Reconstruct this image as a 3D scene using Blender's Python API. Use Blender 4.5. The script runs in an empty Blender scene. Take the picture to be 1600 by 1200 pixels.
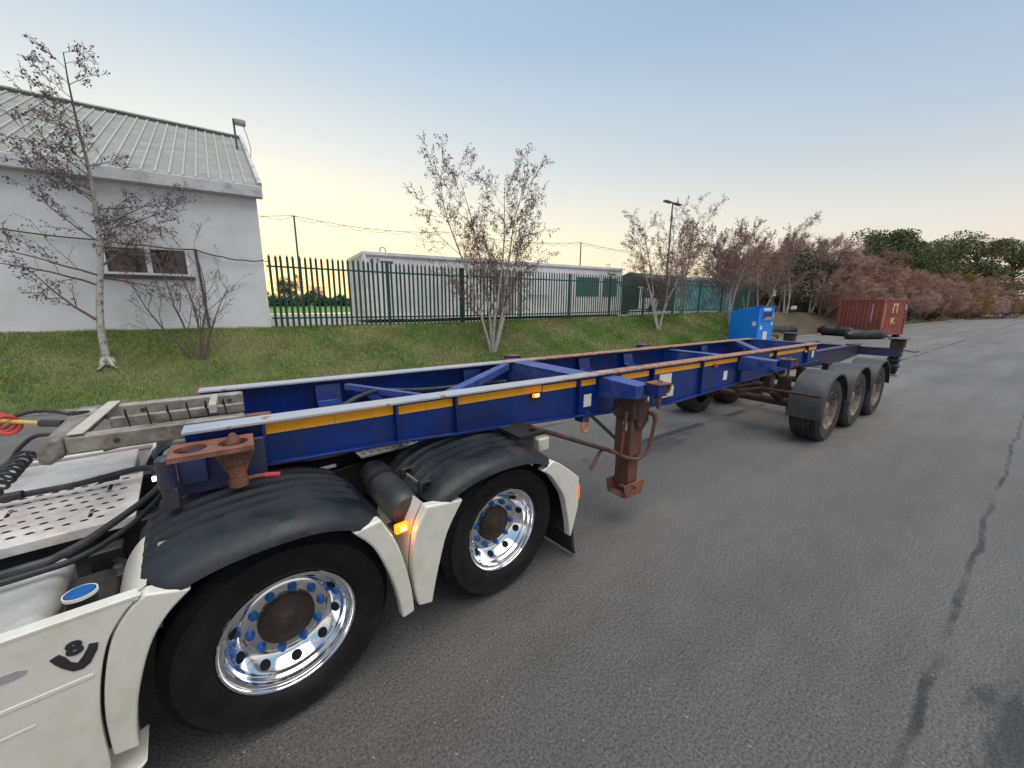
import bpy, math, random
import numpy as np
from mathutils import Vector, Matrix, Euler

random.seed(7)
rng = np.random.default_rng(7)
scene = bpy.context.scene
COL = scene.collection
R = math.radians

# ------------------------------------------------------------------ camera, sky, sun, exposure
cam_data = bpy.data.cameras.new('camera')
cam = bpy.data.objects.new('camera', cam_data)
COL.objects.link(cam)
cam_data.sensor_fit = 'HORIZONTAL'
cam_data.sensor_width = 36.0
cam_data.lens = 36.0 * 598.883 / 1600.0
cam_data.clip_start = 0.05
cam_data.clip_end = 6000.0
PITCH, ROLL, YAW, CAMH = 0.20272, 0.0072, 0.95213, 2.0738
_f = Vector((math.cos(YAW) * math.cos(PITCH), math.sin(YAW) * math.cos(PITCH), -math.sin(PITCH)))
_r = Vector((math.sin(YAW), -math.cos(YAW), 0))
_u = _r.cross(_f)
_r2 = _r * math.cos(ROLL) + _u * math.sin(ROLL)
_u2 = -_r * math.sin(ROLL) + _u * math.cos(ROLL)
M = Matrix(((_r2.x, _u2.x, -_f.x, 0), (_r2.y, _u2.y, -_f.y, 0), (_r2.z, _u2.z, -_f.z, CAMH), (0, 0, 0, 1)))
cam.matrix_world = M
scene.camera = cam

SUN_EL, SUN_ROT = R(3.0), R(3.0)
world = bpy.data.worlds.new('World')
scene.world = world
world.use_nodes = True
wn = world.node_tree.nodes
wl = world.node_tree.links
wn.clear()
w_out = wn.new('ShaderNodeOutputWorld')
w_bg = wn.new('ShaderNodeBackground')
w_sky = wn.new('ShaderNodeTexSky')
w_sky.sky_type = 'NISHITA'
w_sky.sun_disc = False
w_sky.sun_elevation = SUN_EL
w_sky.sun_rotation = SUN_ROT
w_sky.altitude = 0
w_sky.air_density = 1.0
w_sky.dust_density = 1.0
w_sky.ozone_density = 1.5
w_bg.inputs['Strength'].default_value = 1.0


def _n(kind, **kw):
    n = wn.new(kind)
    for k, v in kw.items():
        setattr(n, k, v)
    return n


def _ramp(fac, stops):
    r = _n('ShaderNodeValToRGB')
    el = r.color_ramp.elements
    while len(el) < len(stops):
        el.new(0.5)
    for e_, (p_, c_) in zip(el, stops):
        e_.position = p_
        e_.color = (*c_, 1)
    wl.new(fac, r.inputs['Fac'])
    return r.outputs['Color']


# dusk sky: elevation gradients for the sunset side and the side away from it, blended by azimuth, over a physical sky
w_tc = _n('ShaderNodeTexCoord')
w_sep = _n('ShaderNodeSeparateXYZ')
wl.new(w_tc.outputs['Generated'], w_sep.inputs[0])
w_flat = _n('ShaderNodeVectorMath', operation='MULTIPLY')
w_flat.inputs[1].default_value = (1, 1, 0)
wl.new(w_tc.outputs['Generated'], w_flat.inputs[0])
w_nrm = _n('ShaderNodeVectorMath', operation='NORMALIZE')
wl.new(w_flat.outputs[0], w_nrm.inputs[0])
w_dot = _n('ShaderNodeVectorMath', operation='DOT_PRODUCT')
wl.new(w_nrm.outputs[0], w_dot.inputs[0])
w_dot.inputs[1].default_value = (math.sin(SUN_ROT), math.cos(SUN_ROT), 0)
w_g = _n('ShaderNodeMapRange')
w_g.inputs['From Min'].default_value = -1
w_g.inputs['From Max'].default_value = 1
wl.new(w_dot.outputs['Value'], w_g.inputs['Value'])
w_p = _n('ShaderNodeMath', operation='POWER')
wl.new(w_g.outputs[0], w_p.inputs[0])
w_p.inputs[1].default_value = 3.0
w_z = w_sep.outputs['Z']
near = _ramp(w_z, [(0.0, (1.0, .76, .36)), (.07, (1.0, .80, .45)), (.16, (.90, .81, .57)), (.30, (.64, .66, .63)), (.50, (.355, .46, .575)), (.75, (.25, .355, .51)), (1.0, (.20, .29, .44))])
away = _ramp(w_z, [(0.0, (.72, .56, .51)), (.07, (.70, .59, .55)), (.16, (.55, .55, .56)), (.30, (.355, .43, .53)), (.50, (.245, .345, .49)), (.75, (.20, .30, .46)), (1.0, (.20, .29, .44))])
w_mix = _n('ShaderNodeMix', data_type='RGBA')
wl.new(w_p.outputs[0], w_mix.inputs['Factor'])
wl.new(away, w_mix.inputs['A'])
wl.new(near, w_mix.inputs['B'])
w_add = _n('ShaderNodeMix', data_type='RGBA', blend_type='ADD')
w_add.inputs['Factor'].default_value = 0.02
wl.new(w_mix.outputs['Result'], w_add.inputs['A'])
wl.new(w_sky.outputs[0], w_add.inputs['B'])
wl.new(w_add.outputs['Result'], w_bg.inputs['Color'])
wl.new(w_bg.outputs[0], w_out.inputs['Surface'])

sun_data = bpy.data.lights.new('sun', 'SUN')
sun_data.energy = 2.4
sun_data.angle = R(64)
sun_data.color = (1.0, 0.93, 0.82)
sun = bpy.data.objects.new('sun', sun_data)
COL.objects.link(sun)
sun.rotation_euler = Vector((-0.06, 0.30, -1.0)).to_track_quat('-Z', 'Y').to_euler()

scene.view_settings.view_transform = 'Standard'
scene.view_settings.look = 'None'
scene.view_settings.gamma = 1.0
scene.view_settings.use_curve_mapping = False
scene.view_settings.exposure = 0.32


# ------------------------------------------------------------------ helpers
class MB:
    """collects faces, then links them as one mesh object"""
    def __init__(s):
        s.v, s.f, s.m = [], [], []
        s.mi = 0

    def face(s, pts):
        i = len(s.v)
        s.v.extend([tuple(p) for p in pts])
        s.f.append(tuple(range(i, i + len(pts))))
        s.m.append(s.mi)

    def mesh(s, vs, fs):
        i = len(s.v)
        s.v.extend([tuple(p) for p in vs])
        for f in fs:
            s.f.append(tuple(i + k for k in f))
            s.m.append(s.mi)

    def box(s, x0, x1, y0, y1, z0, z1, mat=None):
        vs = [(x0, y0, z0), (x1, y0, z0), (x1, y1, z0), (x0, y1, z0), (x0, y0, z1), (x1, y0, z1), (x1, y1, z1), (x0, y1, z1)]
        if mat is not None:
            vs = [tuple(mat @ Vector(p)) for p in vs]
        s.mesh(vs, [(0, 3, 2, 1), (4, 5, 6, 7), (0, 1, 5, 4), (1, 2, 6, 5), (2, 3, 7, 6), (3, 0, 4, 7)])
        return s

    def bar(s, a, b, w, h, up=(0, 0, 1)):
        """rectangular bar from a to b"""
        a, b = Vector(a), Vector(b)
        d = (b - a).normalized()
        u = Vector(up)
        sd = d.cross(u).normalized()
        u = sd.cross(d).normalized()
        vs = []
        for p in (a, b):
            for i, j in ((-1, -1), (1, -1), (1, 1), (-1, 1)):
                vs.append(p + sd * (i * w / 2) + u * (j * h / 2))
        s.mesh(vs, [(0, 1, 2, 3), (7, 6, 5, 4), (0, 4, 5, 1), (1, 5, 6, 2), (2, 6, 7, 3), (3, 7, 4, 0)])
        return s

    def prism(s, poly, axis, a0, a1):
        """poly 2D list; axis 'y': poly=(x,z); 'x': poly=(y,z); 'z': poly=(x,y)"""
        def P(p, a):
            return {'y': (p[0], a, p[1]), 'x': (a, p[0], p[1]), 'z': (p[0], p[1], a)}[axis]
        n = len(poly)
        vs = [P(p, a0) for p in poly] + [P(p, a1) for p in poly]
        fs = [tuple(range(n)), tuple(range(2 * n - 1, n - 1, -1))]
        for i in range(n):
            j = (i + 1) % n
            fs.append((i, i + n, j + n, j))
        s.mesh(vs, fs)
        return s

    def tube(s, pts, r, n=8, cap=True):
        pts = [Vector(p) for p in pts]
        rs = r if isinstance(r, (list, tuple)) else [r] * len(pts)
        vs, fs = [], []
        prev = None
        for i, p in enumerate(pts):
            d = (pts[min(i + 1, len(pts) - 1)] - pts[max(i - 1, 0)])
            d = d.normalized() if d.length > 1e-9 else Vector((0, 0, 1))
            if prev is None:
                a = d.cross(Vector((0, 0, 1)))
                if a.length < 1e-3:
                    a = d.cross(Vector((1, 0, 0)))
                a.normalize()
            else:
                a = (prev - d * prev.dot(d)).normalized()
            prev = a
            b = d.cross(a)
            for k in range(n):
                t = 2 * math.pi * k / n
                vs.append(p + (a * math.cos(t) + b * math.sin(t)) * rs[i])
        for i in range(len(pts) - 1):
            for k in range(n):
                k2 = (k + 1) % n
                fs.append((i * n + k, i * n + k2, (i + 1) * n + k2, (i + 1) * n + k))
        if cap:
            fs.append(tuple(range(n - 1, -1, -1)))
            fs.append(tuple(range((len(pts) - 1) * n, len(pts) * n)))
        s.mesh(vs, fs)
        return s

    def lathe(s, prof, c, n=48, axis='y', t0=0.0, t1=2 * math.pi, close=False):
        """prof: (radius, height along axis); full or partial turn; close joins last profile point to first"""
        full = abs(t1 - t0 - 2 * math.pi) < 1e-6
        m = n if full else n + 1
        vs, fs = [], []
        k = len(prof)
        for i in range(m):
            t = t0 + (t1 - t0) * i / n
            ct, st = math.cos(t), math.sin(t)
            for (r, h) in prof:
                if axis == 'y':
                    vs.append((c[0] + r * ct, c[1] + h, c[2] + r * st))
                elif axis == 'z':
                    vs.append((c[0] + r * ct, c[1] + r * st, c[2] + h))
                else:
                    vs.append((c[0] + h, c[1] + r * ct, c[2] + r * st))
        kk = k if close else k - 1
        for i in range(n):
            i2 = (i + 1) % m
            for j in range(kk):
                j2 = (j + 1) % k
                fs.append((i * k + j, i * k + j2, i2 * k + j2, i2 * k + j))
        if close and not full:
            fs.append(tuple(range(k)))
            fs.append(tuple(range(n * k + k - 1, n * k - 1, -1)))
        s.mesh(vs, fs)
        return s

    def cyl(s, a, b, r, n=16):
        return s.tube([a, b], r, n)

    def build(s, name, mat, parent=None, off=None, bevel=0.0, angle=35, smooth=True, seg=2):
        me = bpy.data.meshes.new(name)
        vs = s.v
        if off is not None:
            vs = [(p[0] - off[0], p[1] - off[1], p[2] - off[2]) for p in vs]
        me.from_pydata(vs, [], s.f)
        mats = mat if isinstance(mat, (list, tuple)) else [mat]
        for m_ in mats:
            me.materials.append(m_)
        if len(mats) > 1:
            me.polygons.foreach_set('material_index', s.m)
        me.update()
        fix_normals(me)
        if smooth:
            me.polygons.foreach_set('use_smooth', [True] * len(me.polygons))
            me.set_sharp_from_angle(angle=R(angle))
        o = bpy.data.objects.new(name, me)
        COL.objects.link(o)
        if parent is not None:
            o.parent = parent
        if bevel > 0:
            b = o.modifiers.new('bevel', 'BEVEL')
            b.width = bevel
            b.segments = seg
            b.limit_method = 'ANGLE'
            b.angle_limit = R(40)
            b.harden_normals = False
        return o


def fix_normals(me):
    import bmesh
    if len(me.polygons) > 4000:
        return
    bm = bmesh.new()
    bm.from_mesh(me)
    bmesh.ops.recalc_face_normals(bm, faces=bm.faces)
    bm.to_mesh(me)
    bm.free()


def tag(o, label=None, cat=None, group=None, kind=None):
    if label: o['label'] = label
    if cat: o['category'] = cat
    if group: o['group'] = group
    if kind: o['kind'] = kind
    return o


def empty(name, loc=(0, 0, 0), rz=0.0):
    o = bpy.data.objects.new(name, None)
    COL.objects.link(o)
    o.location = loc
    o.rotation_euler = (0, 0, rz)
    o.empty_display_size = 0.2
    return o


def kids(o):
    return [c for c in COL.objects if c.parent == o]


def copy_tree(o, parent=None):
    c = o.copy()
    COL.objects.link(c)
    c.parent = parent
    for ch in kids(o):
        copy_tree(ch, c)
    return c


def inst(name, me, parent, loc, rot=(0, 0, 0), scale=(1, 1, 1)):
    o = bpy.data.objects.new(name, me)
    COL.objects.link(o)
    o.parent = parent
    o.location = loc
    o.rotation_euler = rot
    o.scale = scale
    return o


def text_obj(name, body, size, mat, parent, mw, depth=0.002, bold=0.0, align='CENTER', sx=1.0):
    """lettering as mesh; mw maps text plane (x right, y up) to parent space"""
    cu = bpy.data.curves.new('t', 'FONT')
    cu.body = body
    cu.size = size
    cu.extrude = depth
    cu.offset = bold
    cu.align_x = align
    cu.align_y = 'CENTER'
    to = bpy.data.objects.new('t', cu)
    COL.objects.link(to)
    dg = bpy.context.evaluated_depsgraph_get()
    me = bpy.data.meshes.new_from_object(to.evaluated_get(dg))
    COL.objects.unlink(to)
    bpy.data.objects.remove(to)
    me.materials.clear()
    me.materials.append(mat)
    me.transform(mw @ Matrix.Diagonal((sx, 1, 1, 1)))
    o = bpy.data.objects.new(name, me)
    COL.objects.link(o)
    o.parent = parent
    return o


# ------------------------------------------------------------------ materials
def mat(name, col, rough=0.5, metal=0.0, var=0.12, vs=6.0, bump=0.0, bs=60.0, dirt=None, rust=None, coat=0.0, spec=0.5, emit=None, streak=None, rnd=0.0):
    """dirt=(colour, amount 0..1, scale); rust likewise (harder edge)"""
    m = bpy.data.materials.new(name)
    m.use_nodes = True
    nt = m.node_tree
    N, L = nt.nodes, nt.links
    b = N['Principled BSDF']
    b.inputs['Metallic'].default_value = metal
    b.inputs['Roughness'].default_value = rough
    b.inputs['Specular IOR Level'].default_value = spec
    b.inputs['Coat Weight'].default_value = coat
    b.inputs['Coat Roughness'].default_value = 0.08
    tc = N.new('ShaderNodeTexCoord')
    n1 = N.new('ShaderNodeTexNoise')
    n1.inputs['Scale'].default_value = vs
    n1.inputs['Detail'].default_value = 6
    n1.inputs['Roughness'].default_value = 0.65
    L.new(tc.outputs['Object'], n1.inputs['Vector'])
    hi = [min(1, c * (1 + var)) for c in col]
    lo = [c * (1 - var) for c in col]
    cr = N.new('ShaderNodeValToRGB')
    cr.color_ramp.elements[0].position = 0.3
    cr.color_ramp.elements[1].position = 0.7
    cr.color_ramp.elements[0].color = (*lo, 1)
    cr.color_ramp.elements[1].color = (*hi, 1)
    L.new(n1.outputs['Fac'], cr.inputs['Fac'])
    out = cr.outputs['Color']
    for k, d in enumerate((dirt, rust)):
        if not d:
            continue
        n2 = N.new('ShaderNodeTexNoise')
        n2.inputs['Scale'].default_value = d[2]
        n2.inputs['Detail'].default_value = 8
        n2.inputs['Roughness'].default_value = 0.7
        mp = N.new('ShaderNodeMapping')
        mp.inputs['Location'].default_value = (3.1 + 7 * k, 1.7, 5.3)
        L.new(tc.outputs['Object'], mp.inputs['Vector'])
        L.new(mp.outputs[0], n2.inputs['Vector'])
        r2 = N.new('ShaderNodeValToRGB')
        c0 = 0.72 - 0.45 * d[1]
        wdt = 0.28 if k == 0 else 0.06
        r2.color_ramp.elements[0].position = max(0, c0 - wdt / 2)
        r2.color_ramp.elements[1].position = min(1, c0 + wdt / 2)
        L.new(n2.outputs['Fac'], r2.inputs['Fac'])
        mx = N.new('ShaderNodeMix')
        mx.data_type = 'RGBA'
        L.new(r2.outputs['Color'], mx.inputs['Factor'])
        L.new(out, mx.inputs['A'])
        mx.inputs['B'].default_value = (*d[0], 1)
        out = mx.outputs['Result']
        if metal > 0.3 or rough < 0.45:
            mr = N.new('ShaderNodeMix')
            mr.data_type = 'FLOAT'
            L.new(r2.outputs['Color'], mr.inputs['Factor'])
            mr.inputs['A'].default_value = rough
            mr.inputs['B'].default_value = 0.85
            L.new(mr.outputs['Result'], b.inputs['Roughness'])
            if metal > 0.3:
                mm = N.new('ShaderNodeMix')
                mm.data_type = 'FLOAT'
                L.new(r2.outputs['Color'], mm.inputs['Factor'])
                mm.inputs['A'].default_value = metal
                mm.inputs['B'].default_value = 0.0
                L.new(mm.outputs['Result'], b.inputs['Metallic'])
    if streak:
        n5 = N.new('ShaderNodeTexNoise')
        n5.inputs['Scale'].default_value = streak[2]
        n5.inputs['Detail'].default_value = 6
        n5.inputs['Roughness'].default_value = 0.7
        mp5 = N.new('ShaderNodeMapping')
        mp5.inputs['Scale'].default_value = (1, 1, 0.07)
        L.new(tc.outputs['Object'], mp5.inputs['Vector'])
        L.new(mp5.outputs[0], n5.inputs['Vector'])
        r5 = N.new('ShaderNodeValToRGB')
        c5 = 0.78 - 0.45 * streak[1]
        r5.color_ramp.elements[0].position = c5 - .08
        r5.color_ramp.elements[1].position = min(1, c5 + .14)
        L.new(n5.outputs['Fac'], r5.inputs['Fac'])
        m5 = N.new('ShaderNodeMix')
        m5.data_type = 'RGBA'
        L.new(r5.outputs['Color'], m5.inputs['Factor'])
        L.new(out, m5.inputs['A'])
        m5.inputs['B'].default_value = (*streak[0], 1)
        out = m5.outputs['Result']
    if rnd:
        oi = N.new('ShaderNodeObjectInfo')
        hs = N.new('ShaderNodeHueSaturation')
        mr5 = N.new('ShaderNodeMapRange')
        mr5.inputs['To Min'].default_value = 1 - rnd
        mr5.inputs['To Max'].default_value = 1 + rnd
        L.new(oi.outputs['Random'], mr5.inputs['Value'])
        L.new(mr5.outputs[0], hs.inputs['Value'])
        mr6 = N.new('ShaderNodeMapRange')
        mr6.inputs['To Min'].default_value = 1.45
        mr6.inputs['To Max'].default_value = 0.95
        L.new(oi.outputs['Random'], mr6.inputs['Value'])
        L.new(mr6.outputs[0], hs.inputs['Saturation'])
        L.new(out, hs.inputs['Color'])
        out = hs.outputs['Color']
    L.new(out, b.inputs['Base Color'])
    if bump:
        n3 = N.new('ShaderNodeTexNoise')
        n3.inputs['Scale'].default_value = bs
        n3.inputs['Detail'].default_value = 4
        L.new(tc.outputs['Object'], n3.inputs['Vector'])
        bp = N.new('ShaderNodeBump')
        bp.inputs['Strength'].default_value = bump
        bp.inputs['Distance'].default_value = 0.01
        L.new(n3.outputs['Fac'], bp.inputs['Height'])
        L.new(bp.outputs[0], b.inputs['Normal'])
    if emit:
        b.inputs['Emission Color'].default_value = (*emit[0], 1)
        b.inputs['Emission Strength'].default_value = emit[1]
    return m


RUSTC = (0.16, 0.06, 0.03)
MT = {}
MT['blue'] = mat('trailer_blue', (0.001, 0.026, 0.185), 0.34, var=0.2, vs=3, bump=0.06, bs=25, dirt=((0.014, 0.020, 0.060), 0.36, 2.2), rust=(RUSTC, 0.05, 11), streak=((0.03, 0.03, 0.045), .34, 9))
MT['blue_dirty'] = mat('trailer_blue_dirty', (0.02, 0.04, 0.18), 0.5, var=0.2, vs=4, bump=0.1, dirt=((0.04, 0.04, 0.045), 0.62, 3), rust=(RUSTC, 0.12, 8))
MT['rust'] = mat('rusty_steel', (0.27, 0.105, 0.065), 0.8, var=0.35, vs=14, bump=0.4, bs=90, dirt=((0.11, 0.05, 0.035), 0.5, 9))
MT['rust_dark'] = mat('dark_rusty_steel', (0.09, 0.045, 0.03), 0.85, var=0.4, vs=14, bump=0.5, bs=80, dirt=((0.04, 0.025, 0.02), 0.5, 9))
MT['leg_red'] = mat('leg_red_oxide', (0.21, 0.060, 0.045), 0.7, var=0.3, vs=9, bump=0.3, bs=70, dirt=((0.08, 0.055, 0.035), 0.5, 6), rust=((0.17, 0.075, 0.045), 0.25, 12))
MT['yellow'] = mat('amber_reflective_tape', (1.0, 0.43, 0.010), 0.35, var=0.05, vs=30, bump=0.05, bs=200, dirt=((0.65, 0.30, 0.03), 0.12, 7), streak=((.5, .25, .04), .08, 20))
MT['galv'] = mat('galvanised_steel', (0.42, 0.40, 0.36), 0.55, metal=0.3, var=0.2, vs=6, bump=0.15, bs=50, dirt=((0.14, 0.105, 0.075), 0.5, 5))
MT['galv_pale'] = mat('pale_deck_paint', (0.50, 0.50, 0.475), 0.5, metal=0.1, var=0.1, vs=5, bump=0.05, dirt=((0.28, 0.25, 0.21), 0.35, 3))
MT['deckplate'] = mat('dirty_alloy_tread_plate', (0.78, 0.73, 0.68), 0.5, metal=0.1, var=0.1, vs=5, bump=0.1, dirt=((0.42, 0.34, 0.29), 0.33, 4))
MT['white'] = mat('truck_white_paint', (0.70, 0.68, 0.585), 0.28, var=0.03, vs=3, coat=0.5, dirt=((0.50, 0.45, 0.36), 0.18, 3), streak=((.55, .5, .42), .1, 9))
MT['white_plain'] = mat('white_label', (0.75, 0.74, 0.70), 0.5, var=0.06, vs=20)
MT['fender'] = mat('black_fender_plastic', (0.007, 0.009, 0.012), 0.32, var=0.3, vs=4, spec=.42, bump=0.05, bs=120, dirt=((0.026, 0.030, 0.036), 0.36, 3))
MT['plastic'] = mat('black_plastic', (0.018, 0.018, 0.019), 0.5, var=0.2, vs=8, dirt=((0.05, 0.045, 0.04), 0.35, 6))
MT['tank'] = mat('grey_air_tank_paint', (0.030, 0.031, 0.033), 0.45, var=0.15, vs=5, dirt=((0.07, 0.065, 0.06), 0.3, 5))
MT['rubber'] = mat('tyre_rubber', (0.006, 0.006, 0.0063), 0.7, var=0.25, vs=7, bump=0.15, bs=90, dirt=((0.018, 0.017, 0.016), 0.34, 5), spec=.3)
MT['rubber_grey'] = mat('dusty_trailer_tyre', (0.022, 0.0215, 0.021), 0.85, var=0.2, vs=7, bump=0.15, bs=100, dirt=((0.06, 0.057, 0.05), 0.42, 5))
MT['chrome'] = mat('polished_alloy', (0.90, 0.905, 0.91), 0.11, metal=1.0, var=0.02, vs=5, dirt=((0.45, 0.43, 0.4), 0.05, 18))
MT['rimsteel'] = mat('dirty_wheel_steel', (0.30, 0.26, 0.21), 0.7, var=0.25, vs=10, bump=0.2, dirt=((0.10, 0.065, 0.045), 0.5, 9))
MT['hub'] = mat('greasy_hub_iron', (0.016, 0.0105, 0.008), 0.65, var=0.4, vs=15, bump=0.3, dirt=((0.05, 0.028, 0.017), 0.35, 12))
MT['bluecap'] = mat('blue_plastic_cap', (0.006, 0.105, 0.36), 0.35, var=0.15, vs=30, dirt=((0.015, 0.05, 0.16), 0.3, 30))
MT['tfender'] = mat('grey_plastic_mudguard', (0.034, 0.038, 0.043), 0.5, var=0.2, vs=5, bump=0.12, bs=60, dirt=((0.07, 0.07, 0.07), 0.42, 4), streak=((.13, .125, .115), .2, 9))
MT['black'] = mat('matt_black', (0.008, 0.008, 0.009), 0.7, var=0.2)
MT['hole'] = mat('hole_shadow_black', (0.004, 0.004, 0.004), 0.9, var=0.1)  # painted shade of holes, worn by black pieces laid on closed surfaces
MT['orange'] = mat('orange_shackle', (0.75, 0.22, 0.06), 0.5, var=0.15, vs=20)
MT['redlens'] = mat('red_lens', (0.45, 0.015, 0.03), 0.2, var=0.1, coat=0.6)
MT['redglow'] = mat('lit_red_lens', (0.6, 0.03, 0.01), 0.3, emit=((1.0, 0.09, 0.03), 1.5))
MT['amberglow'] = mat('lit_amber_lens', (0.8, 0.25, 0.01), 0.3, emit=((1.0, 0.15, 0.004), 2.6))
MT['amberhot'] = mat('lit_amber_bulb', (0.9, 0.5, 0.1), 0.3, emit=((1.0, 0.33, 0.02), 60))
MT['whiteglow'] = mat('lit_position_lamp', (0.9, 0.85, 0.5), 0.3, emit=((1.0, 0.85, 0.45), 4))
MT['hose'] = mat('black_hose', (0.02, 0.021, 0.023), 0.55, var=0.2, vs=20, dirt=((0.08, 0.075, 0.07), 0.25, 8))
MT['hose_red'] = mat('red_coil_hose', (0.50, 0.06, 0.045), 0.4, var=0.15, vs=10)
MT['hose_yellow'] = mat('yellow_coil_hose', (0.62, 0.42, 0.08), 0.4, var=0.15, vs=10)
MT['emblem'] = mat('charcoal_emblem', (0.028, 0.027, 0.026), 0.5, var=0.25, vs=60)
MT['render'] = mat('white_wall_render', (0.72, 0.735, 0.735), 0.9, var=0.04, vs=1.2, streak=((.58, .58, .55), .22, 1.6), bump=0.35, bs=45, dirt=((0.60, 0.605, 0.58), 0.35, 0.9))
MT['roof'] = mat('pale_green_roof_sheet', (0.31, 0.31, 0.28), 0.6, var=0.10, vs=2.0, bump=0.05, dirt=((0.22, 0.22, 0.185), 0.38, 1.8), rust=((0.17, 0.16, 0.09), 0.06, 5))
MT['fascia'] = mat('grey_fascia', (0.56, 0.57, 0.57), 0.6, var=0.08, vs=3, dirt=((0.22, 0.22, 0.21), 0.3, 2))
MT['roofrib'] = mat('roof_seam', (0.40, 0.40, 0.375), 0.6, var=0.12, vs=3)
MT['frame'] = mat('white_window_frame', (0.82, 0.82, 0.80), 0.5, var=0.05)
MT['glass'] = mat('dark_window_glass', (0.035, 0.03, 0.028), 0.12, var=0.3, vs=3, spec=0.6)
MT['sill'] = mat('dark_brown_sill', (0.07, 0.06, 0.055), 0.6, var=0.2)
MT['fencegreen'] = mat('palisade_green', (0.024, 0.082, 0.060), 0.5, var=0.15, vs=10)
MT['cabin'] = mat('white_cabin_sheet', (0.84, 0.82, 0.81), 0.5, var=0.05, vs=2, dirt=((0.6, 0.58, 0.56), 0.25, 1.5))
MT['cabin_trim'] = mat('cabin_grey_trim', (0.38, 0.36, 0.36), 0.5, var=0.08)
MT['cabin_green'] = mat('cabin_green_shutter', (0.08, 0.16, 0.13), 0.5, var=0.1)
MT['bin'] = mat('bright_blue_steel', (0.006, 0.235, 0.82), 0.4, var=0.08, vs=3, dirt=((0.01, 0.18, 0.64), 0.25, 4))
MT['container'] = mat('faded_red_container', (0.34, 0.085, 0.07), 0.65, streak=((.2, .06, .05), .3, 5), var=0.15, vs=2, bump=0.05, dirt=((0.19, 0.06, 0.045), 0.4, 2), rust=((0.13, 0.05, 0.03), 0.1, 6))
MT['letter_yellow'] = mat('yellow_lettering', (0.72, 0.50, 0.16), 0.6, var=0.15, vs=12)
MT['letter_white'] = mat('white_lettering', (0.75, 0.68, 0.66), 0.6, var=0.1, vs=12)
MT['bag'] = mat('black_polythene', (0.010, 0.012, 0.013), 0.4, var=0.4, vs=6, bump=0.6, bs=14, dirt=((0.035, 0.04, 0.038), 0.35, 5))
MT['pole'] = mat('pole_grey_steel', (0.10, 0.10, 0.10), 0.5, metal=0.3, var=0.1)
MT['wire'] = mat('net_wire', (0.16, 0.15, 0.13), 0.6, var=0.2)
MT['dkgreen'] = mat('dark_green_panel', (0.014, 0.024, 0.022), 0.45, var=0.15, vs=3)
MT['van'] = mat('van_white', (0.62, 0.62, 0.62), 0.35, var=0.04)
MT['teal'] = mat('teal_painted_steel', (0.30, 0.62, 0.72), 0.5, var=0.15, vs=1.5, dirt=((0.04, 0.11, 0.15), 0.42, 1.3))
MT['darkroof'] = mat('dark_shed_cladding', (0.05, 0.045, 0.045), 0.6, var=0.15)
MT['bark_birch'] = mat('birch_bark', (0.44, 0.41, 0.36), 0.85, var=0.25, vs=9, bump=0.4, bs=40, rust=((0.05, 0.04, 0.035), 0.3, 14))
MT['twig'] = mat('twig_bark', (0.15, 0.115, 0.105), 0.85, var=0.25, vs=5)
MT['twig_red'] = mat('reddish_twig', (0.36, 0.25, 0.21), 0.85, var=0.35, vs=3, rnd=.30)
MT['twig_ochre'] = mat('ochre_twig', (0.30, 0.215, 0.125), 0.85, var=0.3, vs=3, rnd=.25)
MT['leaf_dark'] = mat('withered_dark_leaf', (0.14, 0.115, 0.12), 0.8, var=0.4, vs=4)
MT['leaf_brown'] = mat('withered_brown_leaf', (0.21, 0.145, 0.125), 0.8, var=0.4, vs=4, rnd=.15)
MT['leaf_green'] = mat('evergreen_leaf', (0.085, 0.10, 0.036), 0.7, var=0.5, vs=0.6)
MT['leaf_olive'] = mat('olive_leaf', (0.15, 0.155, 0.055), 0.7, var=0.4, vs=0.6)
MT['ivy'] = mat('ivy_leaf', (0.10, 0.105, 0.065), 0.7, var=0.4, vs=2)
MT['kerb'] = mat('worn_concrete', (0.24, 0.22, 0.19), 0.9, var=0.2, vs=8, bump=0.4, bs=60)
MT['hedge'] = mat('hedge_leaf', (0.025, 0.045, 0.02), 0.8, var=0.4, vs=0.8)
MT['leafscrap'] = mat('leaf_litter_scrap', (0.17, 0.11, 0.06), 0.9, var=0.4, vs=3)
MT['pebble'] = mat('pale_pebble', (0.33, 0.32, 0.30), 0.85, var=0.4, vs=2)



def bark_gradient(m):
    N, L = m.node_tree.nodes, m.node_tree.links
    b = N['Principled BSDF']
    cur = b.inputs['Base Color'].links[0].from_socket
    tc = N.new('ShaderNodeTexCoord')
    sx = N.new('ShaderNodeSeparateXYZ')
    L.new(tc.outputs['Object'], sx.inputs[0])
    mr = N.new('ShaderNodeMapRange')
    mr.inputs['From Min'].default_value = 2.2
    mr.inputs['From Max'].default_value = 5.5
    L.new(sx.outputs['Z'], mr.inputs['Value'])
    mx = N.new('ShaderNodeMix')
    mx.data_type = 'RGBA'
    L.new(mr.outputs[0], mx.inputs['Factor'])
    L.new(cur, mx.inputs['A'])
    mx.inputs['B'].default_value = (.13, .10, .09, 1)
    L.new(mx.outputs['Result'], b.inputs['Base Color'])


bark_gradient(MT['bark_birch'])

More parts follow.
